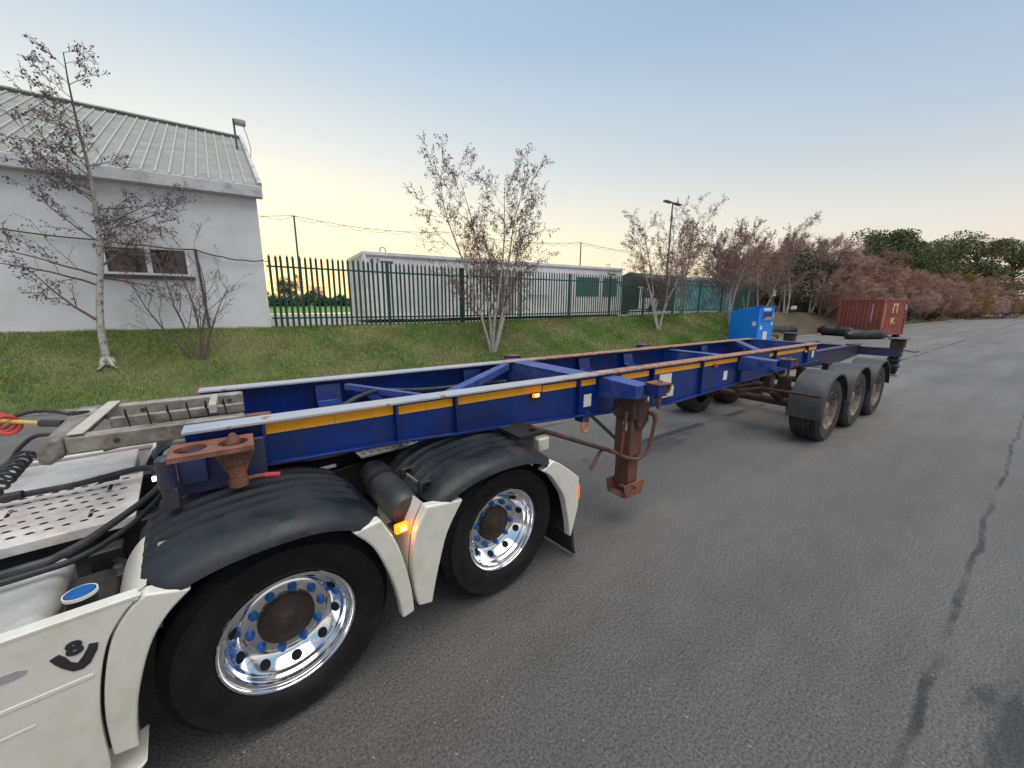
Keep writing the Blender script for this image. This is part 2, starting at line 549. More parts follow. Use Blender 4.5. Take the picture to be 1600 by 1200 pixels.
# ------------------------------------------------------------------ ground materials
def asphalt_mat():
    m = bpy.data.materials.new('worn_asphalt')
    m.use_nodes = True
    N, L = m.node_tree.nodes, m.node_tree.links
    b = N['Principled BSDF']
    tc = N.new('ShaderNodeTexCoord')
    P = tc.outputs['Object']

    def noise(scale, det=5, rough=0.6, stretch=None, loc=(0, 0, 0)):
        n = N.new('ShaderNodeTexNoise')
        n.inputs['Scale'].default_value = scale
        n.inputs['Detail'].default_value = det
        n.inputs['Roughness'].default_value = rough
        mp = N.new('ShaderNodeMapping')
        mp.inputs['Location'].default_value = loc
        if stretch:
            mp.inputs['Scale'].default_value = stretch
        L.new(P, mp.inputs['Vector'])
        L.new(mp.outputs[0], n.inputs['Vector'])
        return n.outputs['Fac']

    def ramp(fac, a, b_, ca=(0, 0, 0), cb=(1, 1, 1)):
        r = N.new('ShaderNodeValToRGB')
        r.color_ramp.elements[0].position = a
        r.color_ramp.elements[1].position = b_
        r.color_ramp.elements[0].color = (*ca, 1)
        r.color_ramp.elements[1].color = (*cb, 1)
        L.new(fac, r.inputs['Fac'])
        return r.outputs['Color']

    def mathn(op, a, bb):
        n = N.new('ShaderNodeMath')
        n.operation = op
        for i, x in enumerate((a, bb)):
            if isinstance(x, (int, float)):
                n.inputs[i].default_value = x
            else:
                L.new(x, n.inputs[i])
        return n.outputs[0]

    def mix(f, a, bb, blend='MIX'):
        n = N.new('ShaderNodeMix')
        n.data_type = 'RGBA'
        n.blend_type = blend
        if isinstance(f, (int, float)):
            n.inputs['Factor'].default_value = f
        else:
            L.new(f, n.inputs['Factor'])
        for s, x in (('A', a), ('B', bb)):
            if isinstance(x, tuple):
                n.inputs[s].default_value = (*x, 1)
            else:
                L.new(x, n.inputs[s])
        return n.outputs['Result']
    base = ramp(noise(0.35, 4, 0.55), 0.3, 0.72, (0.168, 0.162, 0.157), (0.208, 0.202, 0.196))
    grain = ramp(noise(70, 5, 0.8), 0.34, 0.66, (0.26, 0.26, 0.26), (1.74, 1.72, 1.69))
    col = mix(1.0, base, grain, 'MULTIPLY')
    blotch = ramp(noise(2.3, 6, 0.7, (1, 1.6, 1), (4, 2, 0)), 0.35, 0.75, (0.91, 0.91, 0.91), (1.08, 1.08, 1.08))
    col = mix(1.0, col, blotch, 'MULTIPLY')
    # pale aggregate chips
    vo = N.new('ShaderNodeTexVoronoi')
    vo.inputs['Scale'].default_value = 55
    L.new(P, vo.inputs['Vector'])
    chips = ramp(vo.outputs['Distance'], 0.06, 0.13, (1, 1, 1), (0, 0, 0))
    chipsel = ramp(noise(21, 2), 0.60, 0.66)
    col = mix(mathn('MULTIPLY', chips, chipsel), col, (0.36, 0.35, 0.33))
    # tarmac seams: dark lines along the yard (x direction), broken up by noise
    sx = N.new('ShaderNodeSeparateXYZ')
    L.new(P, sx.inputs[0])
    X, Y = sx.outputs['X'], sx.outputs['Y']
    wob = mathn('MULTIPLY', mathn('SUBTRACT', noise(1.1, 4, 0.6), 0.5), 0.16)
    wobf = mathn('MULTIPLY', mathn('SUBTRACT', noise(9, 4, 0.7), 0.5), 0.06)

    def seam(y0, w, lo, hi, sc, loc):
        d = mathn('ABSOLUTE', mathn('ADD', mathn('SUBTRACT', Y, y0), mathn('ADD', wob, wobf)), 0)
        line = mathn('SUBTRACT', 1.0, mathn('MINIMUM', mathn('DIVIDE', d, w), 1.0))
        return mathn('MULTIPLY', ramp(line, 0.1, 0.6), ramp(noise(sc, 3, 0.6, (1, 0.1, 1), loc), lo, hi))
    s1 = seam(0.08, 0.030, 0.38, 0.56, 1.2, (2, 0, 0))
    s2 = seam(3.42, 0.10, 0.42, 0.55, 0.8, (9, 0, 0))
    s3 = seam(4.9, 0.07, 0.45, 0.6, 0.4, (5, 0, 0))
    s = mathn('MAXIMUM', mathn('MAXIMUM', s1, s2), s3)
    trk = ramp(noise(0.8, 4, 0.6, (0.10, 1.3, 1), (3, 1, 0)), 0.38, 0.66, (0.86, 0.86, 0.86), (1.10, 1.10, 1.10))
    col = mix(1.0, col, trk, 'MULTIPLY')
    col = mix(mathn('MULTIPLY', s, 0.72), col, (0.028, 0.028, 0.028))

    def patch(cx, cy, rx, ry, sc):
        dx = mathn('DIVIDE', mathn('SUBTRACT', X, cx), rx)
        dy = mathn('DIVIDE', mathn('SUBTRACT', Y, cy), ry)
        d = mathn('SQRT', mathn('ADD', mathn('MULTIPLY', dx, dx), mathn('MULTIPLY', dy, dy)), 0)
        e = mathn('ADD', d, mathn('MULTIPLY', mathn('SUBTRACT', noise(sc, 6, 0.75, (0.6, 2.0, 1)), 0.5), 2.6))
        return ramp(e, 0.45, 0.95, (1, 1, 1), (0, 0, 0))
    p1 = patch(2.95, -0.30, 0.55, 0.28, 5)
    p2 = patch(5.0, 3.25, 1.1, 0.30, 6)
    p3 = patch(0.9, 1.2, 1.6, 0.6, 2)
    col = mix(mathn('MULTIPLY', p1, 0.62), col, (0.035, 0.035, 0.036))
    col = mix(mathn('MULTIPLY', p2, 0.6), col, (0.045, 0.043, 0.042))
    col = mix(mathn('MULTIPLY', p3, 0.12), col, (0.045, 0.043, 0.042))
    # a few hairline cracks
    vc = N.new('ShaderNodeTexVoronoi')
    vc.feature = 'DISTANCE_TO_EDGE'
    vc.inputs['Scale'].default_value = 0.22
    mpv = N.new('ShaderNodeMapping')
    L.new(P, mpv.inputs['Vector'])
    ad = N.new('ShaderNodeVectorMath')
    ad.operation = 'ADD'
    nn = N.new('ShaderNodeTexNoise')
    nn.inputs['Scale'].default_value = 1.3
    nn.inputs['Detail'].default_value = 6
    L.new(P, nn.inputs['Vector'])
    L.new(mpv.outputs[0], ad.inputs[0])
    L.new(nn.outputs['Color'], ad.inputs[1])
    L.new(ad.outputs[0], vc.inputs['Vector'])
    ck = mathn('MULTIPLY', ramp(vc.outputs['Distance'], 0.0, 0.006, (1, 1, 1), (0, 0, 0)), ramp(noise(0.5, 3, 0.6, None, (7, 7, 0)), 0.5, 0.62))
    col = mix(mathn('MULTIPLY', ck, 0.12), col, (0.03, 0.03, 0.03))
    L.new(col, b.inputs['Base Color'])
    b.inputs['Roughness'].default_value = 0.82
    b.inputs['Specular IOR Level'].default_value = 0.35
    h = mathn('ADD', mathn('MULTIPLY', noise(60, 5, 0.75), 1.3), mathn('MULTIPLY', noise(14, 4, 0.6), 0.7))
    bp = N.new('ShaderNodeBump')
    bp.inputs['Strength'].default_value = 1.0
    bp.inputs['Distance'].default_value = 0.018
    L.new(h, bp.inputs['Height'])
    L.new(bp.outputs[0], b.inputs['Normal'])
    return m


def soil_mat(name, c1, c2, c3, xblend=None):
    m = bpy.data.materials.new(name)
    m.use_nodes = True
    N, L = m.node_tree.nodes, m.node_tree.links
    b = N['Principled BSDF']
    b.inputs['Roughness'].default_value = 0.95
    tc = N.new('ShaderNodeTexCoord')
    n = N.new('ShaderNodeTexNoise')
    n.inputs['Scale'].default_value = 2.2
    n.inputs['Detail'].default_value = 9
    n.inputs['Roughness'].default_value = 0.75
    L.new(tc.outputs['Object'], n.inputs['Vector'])
    cr = N.new('ShaderNodeValToRGB')
    cr.color_ramp.elements[0].position = 0.32
    cr.color_ramp.elements[0].color = (*c1, 1)
    cr.color_ramp.elements[1].position = 0.68
    cr.color_ramp.elements[1].color = (*c2, 1)
    L.new(n.outputs['Fac'], cr.inputs['Fac'])
    out = cr.outputs['Color']
    if xblend:
        sx = N.new('ShaderNodeSeparateXYZ')
        L.new(tc.outputs['Object'], sx.inputs[0])
        mr = N.new('ShaderNodeMapRange')
        mr.inputs['From Min'].default_value = xblend[0]
        mr.inputs['From Max'].default_value = xblend[1]
        ad = N.new('ShaderNodeMath')
        ad.operation = 'MULTIPLY_ADD'
        L.new(n.outputs['Fac'], ad.inputs[0])
        ad.inputs[1].default_value = 8.0
        L.new(sx.outputs['X'], ad.inputs[2])
        L.new(ad.outputs[0], mr.inputs['Value'])
        mx = N.new('ShaderNodeMix')
        mx.data_type = 'RGBA'
        L.new(mr.outputs[0], mx.inputs['Factor'])
        L.new(out, mx.inputs['A'])
        mx.inputs['B'].default_value = (*c3, 1)
        out = mx.outputs['Result']
    L.new(out, b.inputs['Base Color'])
    n3 = N.new('ShaderNodeTexNoise')
    n3.inputs['Scale'].default_value = 30
    n3.inputs['Detail'].default_value = 6
    L.new(tc.outputs['Object'], n3.inputs['Vector'])
    bp = N.new('ShaderNodeBump')
    bp.inputs['Strength'].default_value = 0.8
    bp.inputs['Distance'].default_value = 0.04
    L.new(n3.outputs['Fac'], bp.inputs['Height'])
    L.new(bp.outputs[0], b.inputs['Normal'])
    return m


MT['asphalt'] = asphalt_mat()
MT['bank'] = soil_mat('bank_turf', (0.09, 0.11, 0.032), (0.17, 0.175, 0.065), (0.10, 0.075, 0.052), (30, 40))
MT['concrete_yard'] = mat('pale_concrete_yard', (0.33, 0.31, 0.29), 0.9, var=0.12, vs=0.6, bump=0.2)
MT['field'] = mat('playing_field_turf', (0.12, 0.26, 0.035), 0.9, var=0.15, vs=0.4)
MT['farland'] = mat('far_grassland', (0.07, 0.09, 0.035), 0.95, var=0.2, vs=0.02)


# ------------------------------------------------------------------ the setting
def zplat(x):
    return 1.38 + 0.0125 * min(max(0.0, x - 6.0), 26.0) - 0.012 * min(max(0.0, x - 34.0), 60.0)


def zbank(x, y):
    t = min(1.0, max(0.0, (y - 10.8) / 2.25))
    s = 0.55 * t + 0.45 * t * t * (3 - 2 * t)
    wob = 0.05 * math.sin(x * 0.9 + y) + 0.035 * math.sin(x * 2.3 - y * 1.7)
    return 0.02 + (zplat(x) - 0.02) * s + wob * min(1, t * 3) * (1 - t) * 2


def sheet(name, xs, ys, zf, m, kind='structure'):
    mb = MB()
    vs = [(x, y, zf(x, y)) for x in xs for y in ys]
    ny = len(ys)
    fs = []
    for i in range(len(xs) - 1):
        for j in range(ny - 1):
            a = i * ny + j
            fs.append((a, a + ny, a + ny + 1, a + 1))
    mb.mesh(vs, fs)
    o = mb.build(name, m, angle=180)
    tag(o, kind=kind)
    return o


road = sheet('yard_tarmac', [-120, -40, 0, 40, 100, 160], [-80, -20, 0, 10.8], lambda x, y: 0.0, MT['asphalt'])
sheet('ground', [-3000, -120, 160, 3000], [-3000, -80, 10.8], lambda x, y: -0.03, MT['farland'])
xsb = [-60, -30, -15] + [-10 + 0.5 * i for i in range(110)] + [50, 60, 80, 100, 130, 160]
bank = sheet('grass_bank', xsb, [10.8, 11.0, 11.25, 11.5, 11.75, 12.0, 12.25, 12.5, 12.75, 13.05, 13.4], zbank, MT['bank'])
sheet('upper_yard', xsb, [13.4, 16, 20, 31], lambda x, y: zplat(x), MT['concrete_yard'])
sheet('playing_field', [-60, 0, 20, 40, 70, 160], [31, 60, 95], lambda x, y: zplat(x) + 0.0, MT['field'])
sheet('far_ground', [-3000, -60, 0, 20, 70, 160, 3000], [95, 400, 3000], lambda x, y: zplat(x) - 0.03, MT['farland'])

# kerb along the foot of the bank, each stone its own piece
kerb = empty('kerb', (0, 10.72, 0))
tag(kerb, kind='structure')
mbk = MB().box(-0.44, 0.44, -0.055, 0.06, -0.05, 0.075)
k0 = mbk.build('kerb_stone', MT['kerb'], kerb, bevel=0.015)
k0.location = (-8, 0, 0)
for i in range(1, 44):
    k = k0.copy()
    COL.objects.link(k)
    k.parent = kerb
    k.location = (-8 + i * 0.9, random.uniform(-.015, .015), random.uniform(-0.035, 0.0))
    k.rotation_euler = (random.uniform(-.03, .03), random.uniform(-.02, .02), random.uniform(-.015, .015))


# grass blades on the bank
def grass_blades(name, n, xr, yr, hr, mats, bias=1.0):
    x = xr[0] + (xr[1] - xr[0]) * rng.random(n) ** bias
    y = yr[0] + (yr[1] - yr[0]) * rng.random(n)
    z = np.array([zbank(a, b_) for a, b_ in zip(x, y)])
    clump = 0.6 + 0.5 * np.sin(x * 3.1 + 1.3 * np.sin(y * 4)) * np.sin(y * 5.3 + x)
    h = (hr[0] + (hr[1] - hr[0]) * rng.random(n)) * (0.6 + 0.6 * np.clip(clump, 0, 1)) * (1 + x.clip(0) * 0.02)
    a = rng.random(n) * 2 * np.pi
    w = 0.004 + 0.004 * rng.random(n) + 0.0004 * x.clip(0)
    ca, sa = np.cos(a), np.sin(a)
    lean = h * (0.3 + 0.7 * rng.random(n))
    la = rng.random(n) * 2 * np.pi
    V = np.zeros((n, 3, 3))
    V[:, 0] = np.stack([x - ca * w, y - sa * w, z - 0.01], -1)
    V[:, 1] = np.stack([x + ca * w, y + sa * w, z - 0.01], -1)
    V[:, 2] = np.stack([x + np.cos(la) * lean, y + np.sin(la) * lean, z + h], -1)
    me = bpy.data.meshes.new(name)
    me.vertices.add(3 * n)
    me.vertices.foreach_set('co', V.ravel())
    me.loops.add(3 * n)
    me.loops.foreach_set('vertex_index', np.arange(3 * n, dtype=np.int32))
    me.polygons.add(n)
    me.polygons.foreach_set('loop_start', np.arange(0, 3 * n, 3, dtype=np.int32))
    for mm in mats:
        me.materials.append(mm)
    tone = np.sin(x * 1.7 + 2 * np.sin(y * 2.1)) + 0.7 * np.sin(y * 3.7 - x * .6) + rng.normal(0, 0.9, n)
    mi = np.where(tone > 1.0, 2, np.where(tone > -0.2, 1, 0)).astype(np.int32)
    me.polygons.foreach_set('material_index', mi)
    me.update(calc_edges=True)
    o = bpy.data.objects.new(name, me)
    COL.objects.link(o)
    tag(o, 'short rough winter grass covering the bank below the palisade fence', 'grass', kind='stuff')
    return o


MT['blade1'] = mat('grass_blade_green', (0.13, 0.235, 0.042), 0.8, var=0.25, vs=0.9)
MT['blade2'] = mat('grass_blade_olive', (0.21, 0.285, 0.07), 0.8, var=0.25, vs=0.9)
MT['blade3'] = mat('grass_blade_dry', (0.38, 0.34, 0.18), 0.8, var=0.25, vs=0.9)
grass_blades('grass', 210000, (-6.5, 30), (10.82, 13.3), (0.03, 0.085), [MT['blade1'], MT['blade2'], MT['blade3']], 1.25)


# ------------------------------------------------------------------ trees
class Tree:
    def __init__(s, seed):
        s.r = random.Random(seed)
        s.trunk, s.twig = MB(), MB()
        s.lw = 1.0

    def leaf(s, p, size, hang):
        r = s.r
        d = Vector((r.gauss(0, 1), r.gauss(0, 1), r.gauss(0, 1) - hang)).normalized()
        w = d.cross(Vector((r.gauss(0, 1), r.gauss(0, 1), r.gauss(0, 1)))).normalized()
        L_ = size * r.uniform(0.7, 1.4)
        W = L_ * r.uniform(0.25, 0.42) * s.lw
        q = [p, p + d * L_ * 0.45 + w * W, p + d * L_, p + d * L_ * 0.5 - w * W]
        s.twig.mi = 1
        s.twig.face(q)
        s.twig.mi = 0

    def grow(s, p, d, length, rad, depth, P):
        r = s.r
        n = max(2, int(P['segs'][depth]))
        pts, rads = [p.copy()], [rad]
        q = p.copy()
        dd = d.normalized()
        step = length / n
        kids_ = []
        for i in range(n):
            j = P['jit'][depth]
            dd = (dd + Vector((r.gauss(0, j), r.gauss(0, j), r.gauss(0, j) * .6)) + Vector((0, 0, P['up'][depth])) + Vector(P.get('wind', (0, 0, 0)))).normalized()
            q = q + dd * step
            t = (i + 1) / n
            pts.append(q.copy())
            rads.append(max(P['rmin'], rad * (1 - P['taper'] * t)))
            kids_.append((q.copy(), dd.copy(), t))
        sides = [7, 5, 3, 3, 3][depth]
        (s.trunk if depth < P.get('trunk_depth', 1) else s.twig).tube(pts, rads, sides, cap=False)
        if depth < P['maxd']:
            nc = P['kids'][depth]
            for k in range(nc):
                t = P['start'][depth] + (1 - P['start'][depth]) * (k + r.random()) / nc
                i = min(n - 1, int(t * n))
                a, b_ = pts[i], pts[i + 1]
                f = t * n - i
                c = a.lerp(b_, min(1, f))
                base = kids_[i][1]
                az = r.random() * 2 * math.pi
                side = base.cross(Vector((math.cos(az), math.sin(az), 0.3))).normalized()
                ang = P['ang'][depth] * r.uniform(0.7, 1.3)
                nd = (base * math.cos(ang) + side * math.sin(ang)).normalized()
                ln = length * P['ratio'][depth] * r.uniform(0.6, 1.15) * (P.get('tap', (1.1, .55))[0] - P.get('tap', (1.1, .55))[1] * t if depth == 0 else 1.1 - .55 * t)
                s.grow(c, nd, ln, max(P['rmin'], rads[i] * P.get('rr', 0.5)), depth + 1, P)
        if depth >= P['leafd']:
            pf = min(1.0, length / P.get('lref', .35)) * (1.0 if pts[0].z < P.get('thin', 99) else .45)
            for (q_, d_, t) in kids_:
                for _ in range(P['leaves']):
                    if r.random() < P['leafp'] * pf:
                        s.leaf(q_ + Vector((r.gauss(0, 1), r.gauss(0, 1), r.gauss(0, 1))) * 0.03, P['lsize'], P['hang'])

    def build(s, name, loc, bark, twig, leaf, label, cat='tree', group=None):
        t = empty(name, loc)
        tag(t, label, cat, group)
        s.trunk.build('trunk', bark, t, angle=180)
        if s.twig.v:
            s.twig.build('crown', [twig, leaf], t, smooth=False)
        return t


P_ALDER = dict(segs=[14, 8, 5, 3], jit=[.05, .10, .16, .2], up=[.05, .0, .01, .0], rmin=.004, taper=.9, maxd=3, kids=[34, 9, 5], start=[.27, .15, .1],
               ang=[1.15, .75, .7], ratio=[.40, .42, .42], leafd=2, leaves=3, leafp=.72, lsize=.046, hang=.8, rr=.42, tap=(1.25, 1.05), lref=.42, thin=4.4)
t = Tree(3)
t.grow(Vector((0, 0, 0)), Vector((-.035, .0, 1)), 6.05, .075, 0, P_ALDER)
t.grow(Vector((-.05, 0, 1.0)), Vector((-.75, .1, .85)), 1.6, .034, 1, dict(P_ALDER, kids=[30, 9, 4]))
# root flare
for a in range(5):
    an = a * 1.256 + .4
    t.trunk.tube([(.05 * math.cos(an), .05 * math.sin(an), .16), (.12 * math.cos(an), .12 * math.sin(an), .02), (.24 * math.cos(an), .24 * math.sin(an), -.06)], [.05, .04, .02], 6)
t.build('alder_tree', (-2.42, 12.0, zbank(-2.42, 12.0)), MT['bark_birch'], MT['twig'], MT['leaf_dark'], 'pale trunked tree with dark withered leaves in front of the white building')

P_SHRUB = dict(segs=[9, 6, 4, 3], jit=[.09, .14, .18, .2], up=[.06, .04, .03, .0], rmin=.003, taper=.88, maxd=3, kids=[9, 5, 3], start=[.2, .15, .1],
               ang=[.65, .65, .7], ratio=[.5, .5, .5], leafd=3, leaves=1, leafp=.12, lsize=.04, hang=.6, rr=.5)
t = Tree(11)
for k, (dx, dy) in enumerate([(-.12, 0), (.03, .1), (.2, -.05), (-.55, .1), (.4, .1)]):
    t.grow(Vector((dx * .25, dy * .2, 0)), Vector((dx, dy, 1)), 2.9 - .25 * k, .028, 0, P_SHRUB)
t.build('bare_shrub', (-.82, 12.0, zbank(-.82, 12.0)), MT['twig'], MT['twig'], MT['leaf_dark'], 'thin leafless shrub with several stems below the end of the white building', 'shrub')

P_BIRCH = dict(segs=[13, 9, 6, 4], jit=[.045, .08, .14, .2], up=[.03, .05, .0, -.06], rmin=.004, taper=.92, maxd=3, kids=[17, 7, 4], start=[.17, .15, .1],
               ang=[.75, .6, .7], ratio=[.40, .45, .5], leafd=2, leaves=2, leafp=.62, lsize=.050, hang=1.8, rr=.42, lref=.3)
t = Tree(5)
for (dx, dy, L_) in [(-.20, .05, 5.9), (.05, .1, 6.2), (.26, -.05, 6.1), (-.04, -.15, 5.6), (.44, .1, 5.3)]:
    t.grow(Vector((dx * .3, dy * .3, 0)), Vector((dx, dy, 1)), L_, .055, 0, P_BIRCH)
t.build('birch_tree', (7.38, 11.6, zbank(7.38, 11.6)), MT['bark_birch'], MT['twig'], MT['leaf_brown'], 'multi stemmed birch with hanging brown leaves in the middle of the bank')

t = Tree(8)
for (dx, dy, L_) in [(-.32, .05, 4.9), (-.1, .1, 5.5), (.12, -.05, 5.5), (.36, .15, 6.0)]:
    t.grow(Vector((dx * .3, dy * .3, 0)), Vector((dx, dy, 1)), L_, .06, 0, P_BIRCH)
t.build('birch_tree', (17.9, 12.0, zbank(17.9, 12.0)), MT['bark_birch'], MT['twig'], MT['leaf_brown'], 'birch with three pale stems on the bank beside the street lamp, leaning right')

# the row of bare reddish trees beyond: three kinds, copied
P_ROW = dict(segs=[10, 7, 5, 3], jit=[.06, .1, .15, .2], up=[.05, .05, .03, .0], rmin=.0065, taper=.85, maxd=3, kids=[15, 8, 5], start=[.2, .15, .1],
             ang=[.7, .6, .6], ratio=[.45, .5, .5], leafd=2, leaves=2, leafp=.36, lsize=.075, hang=1.0, rr=.5, wind=(.02, 0, 0))
row_src = []
for sd, mats_, n_st in ((21, ('bark_birch', 'twig_red', 'leaf_brown'), 3), (22, ('bark_birch', 'twig_red', 'leaf_brown'), 2), (23, ('bark_birch', 'twig', 'leaf_brown'), 4)):
    t = Tree(sd)
    for k in range(n_st):
        dx, dy = random.uniform(-.3, .35), random.uniform(-.25, .25)
        t.grow(Vector((dx * .5, dy * .5, 0)), Vector((dx, dy, 1)), 5.6 * random.uniform(.8, 1.05), .06, 0, P_ROW)
    row_src.append((t, mats_))
ROW = [(22.5, 13.6, 1.0), (25.5, 12.2, .98), (28.6, 14.2, 1.0), (31.0, 12.6, 1.06), (33.5, 14.6, 1.08), (36.0, 12.8, 1.05), (38.6, 14.5, 1.12), (41.5, 13.0, 1.08), (44.5, 14.6, 1.15), (47.5, 13.0, 1.1), (51.0, 14.8, 1.2), (55.0, 13.2, 1.2)]
ROWLAB = ['bare reddish tree just beyond the street lamp, behind the fence end', 'slim bare tree left of the blue clothing bank, in front of the teal container',
          'bare twiggy tree behind the blue clothing bank beside the teal container', 'pale stemmed tree directly behind the blue clothing bank']
protos = []
for i, (x, y, s_) in enumerate(ROW):
    lab = ROWLAB[i] if i < len(ROWLAB) else 'bare reddish brown tree in the row between the blue bin and the red container'
    grp = 'bare trees in the row along the bank'
    k = i % 3
    if i < 3:
        tr, mm = row_src[k]
        o = tr.build('bare_tree', (x, y, zbank(x, y)), MT[mm[0]], MT[mm[1]], MT[mm[2]], lab, 'tree', grp)
        protos.append(o)
    else:
        o = copy_tree(protos[k])
        o.location = (x, y, zbank(x, y))
        o['label'] = lab
    o.scale = (s_, s_, s_)
    o.rotation_euler = (0, 0, i * 1.3)

# thicket of leafless shrubs on the right
P_THICK = dict(segs=[8, 6, 5, 3], jit=[.1, .14, .18, .2], up=[.05, .04, .02, .0], rmin=.010, taper=.8, maxd=3, kids=[9, 8, 6], start=[.12, .1, .1],
               ang=[.6, .65, .7], ratio=[.55, .55, .55], leafd=2, leaves=4, leafp=.75, lsize=.26, hang=-.7, rr=.55)
th = []
for sd in (31, 32):
    t = Tree(sd)
    t.lw = .11
    for k in range(7):
        a = k * .9 + sd
        t.grow(Vector((.5 * math.cos(a), .5 * math.sin(a), 0)), Vector((.45 * math.cos(a), .45 * math.sin(a), 1)), 4.6 * random.uniform(.75, 1.05), .05, 0, P_THICK)
    th.append(t)
TH = []
x = 44.0
while x < 150:
    base_y = 12.2 if x < 105 else 12.2 - (x - 105) * .14
    for row_ in range(3):
        TH.append((x + random.uniform(-1, 1), base_y + row_ * 3.2 + random.uniform(-.6, .6), (1.0 + .28 * row_) * random.uniform(.9, 1.2) * (1.0 + max(0, x - 70) * .002)))
    x += 2.6 + (x - 44) * 0.03
tproto = {}
for i, (x, y, s_) in enumerate(TH):
    och = 90 < x < 150 and (i * 7) % 5 < 2
    key = (i % 2, och)
    lab = 'ochre brown leafless shrub in the thicket past the red container' if och else 'reddish brown leafless shrub in the thicket behind and past the red container'
    grp = 'ochre shrubs in the thicket' if och else 'reddish shrubs in the thicket'
    loc = (x, y, 0.0 if y < 10.8 else zbank(x, y))
    if key not in tproto:
        if i % 2 == key[0] and not any(k[0] == key[0] for k in tproto):
            o = th[key[0]].build('bare_shrub', loc, MT['twig_red'], MT['twig_red'], MT['twig_red'], lab, 'shrub', grp)
        else:
            src = [v for k, v in tproto.items() if k[0] == key[0]][0]
            o = copy_tree(src)
            for c in kids(o):
                c.data = c.data.copy()
                for q in range(len(c.data.materials)):
                    c.data.materials[q] = MT['twig_ochre'] if och else MT['twig_red']
            tag(o, lab, 'shrub', grp)
        tproto[key] = o
    else:
        o = copy_tree(tproto[key])
    o.location = loc
    o.scale = (s_ * .98, s_ * .98, s_ * .76)
    o.rotation_euler = (0, 0, i * 2.1)


# dense foliage: leaf quads in clumps
def leaf_clumps(mb, centres, n_per, size, r_):
    for (c, rad, sq) in centres:
        for _ in range(n_per):
            d = Vector((r_.gauss(0, 1), r_.gauss(0, 1), r_.gauss(0, 1))).normalized() * rad * r_.random() ** 0.4
            p = Vector(c) + Vector((d.x, d.y, d.z * sq))
            u = Vector((r_.gauss(0, 1), r_.gauss(0, 1), r_.gauss(0, 1))).normalized()
            w = u.cross(Vector((r_.gauss(0, 1), r_.gauss(0, 1), r_.gauss(0, 1)))).normalized()
            s_ = size * r_.uniform(.6, 1.4)
            mb.mi = 0 if r_.random() < .6 else 1
            mb.face([p - u * s_ - w * s_ * .4, p + u * s_ * .2 - w * s_ * .7, p + u * s_ + w * s_ * .2, p + w * s_ * .6])


def evergreen(seed, h, spread):
    r_ = random.Random(seed)
    mbt, mbl = MB(), MB()
    top = Vector((r_.uniform(-.8, .8), r_.uniform(-.8, .8), h * .8))
    mbt.tube([(0, 0, 0), (.15, .1, h * .3), tuple(top * .75), tuple(top)], [h * .03, h * .022, h * .015, h * .005], 8)
    cs = []
    for k in range(40):
        a = r_.random() * 6.28
        t_ = r_.uniform(.28, .98)
        rr = spread * (1.15 - .55 * t_) * r_.uniform(.45, 1.0)
        c = (rr * math.cos(a), rr * math.sin(a), h * t_ * r_.uniform(.88, 1.03))
        cs.append((c, spread * r_.uniform(.20, .42), .75))
        mbt.tube([(top.x * t_ * .8, top.y * t_ * .8, h * t_ * .72), (c[0] * .6, c[1] * .6, c[2] * .92), c], [h * .010, h * .006, h * .003], 5)
    leaf_clumps(mbl, cs, 360, h * .0105, r_)
    return mbt, mbl


EV = [(92, 19.5, 15.2, 5.2, 'dark evergreen tree rising above the thicket, left of the two groups'), (101, 21, 15.8, 5.0, 'dark evergreen tree with ragged top right behind the thicket'),
      (118, 20, 15.5, 6.5, 'broad dark green tree above the thicket near the road end'), (134, 19, 18.5, 7.0, 'broad green tree, tallest above the far end of the road'),
      (150, 14.5, 20.0, 7.5, 'dense green tree at the far right edge of the thicket'), (190, 9.8, 24, 8.5, 'green tree at the far right edge of the view, past the road end')]
for i, (x, y, h, sp, lab) in enumerate(EV):
    tb, lb = evergreen(50 + i, h, sp)
    e = empty('evergreen_tree', (x, y, .3))
    tag(e, lab, 'tree', 'evergreen trees beyond the thicket')
    tb.build('trunk', MT['twig'], e, angle=180)
    lb.build('crown', [MT['leaf_green'], MT['leaf_olive'] if i > 1 else MT['leaf_green']], e, smooth=False)

# ivy-green bush behind the bin, and low verge bushes
for i, (x, y, h, sp, m1, lab) in enumerate([(37.5, 13.4, 6.2, 2.0, 'ivy', 'dark ivy covered bush among the bare trees behind the blue bin'),
                                            (43.0, 13.6, 5.0, 1.9, 'ivy', 'dull green ivy bush left of the red container'),
                                            (60, 11.8, 2.2, 1.5, 'hedge', 'low dark green bush on the verge right of the red container'),
                                            (70, 11.9, 1.8, 1.6, 'hedge', 'low dark green bush on the verge halfway to the road end'),
                                            (84, 11.6, 1.9, 1.8, 'hedge', 'low dark green bush on the verge near the road end')]):
    r_ = random.Random(90 + i)
    mb, mt_ = MB(), MB()
    cs = []
    for k in range(11):
        c = (r_.uniform(-sp, sp), r_.uniform(-sp * .5, sp * .5), h * r_.uniform(.2, .85))
        cs.append((c, sp * r_.uniform(.3, .5), .9))
        mt_.tube([(c[0] * .2, c[1] * .2, 0), (c[0] * .7, c[1] * .7, c[2] * .6), c], [.05, .03, .012], 5)
    leaf_clumps(mb, cs, 260, .10, r_)
    e = empty('bush', (x, y, zbank(x, y)))
    tag(e, lab, 'bush')
    mt_.build('stem', MT['twig'], e, angle=180)
    mb.build('foliage', [MT[m1], MT['leaf_olive'] if m1 == 'hedge' else MT['ivy']], e, smooth=False)


# ------------------------------------------------------------------ white building
def yfront(x):
    return 13.08 - 0.085 * (x - 0.8)


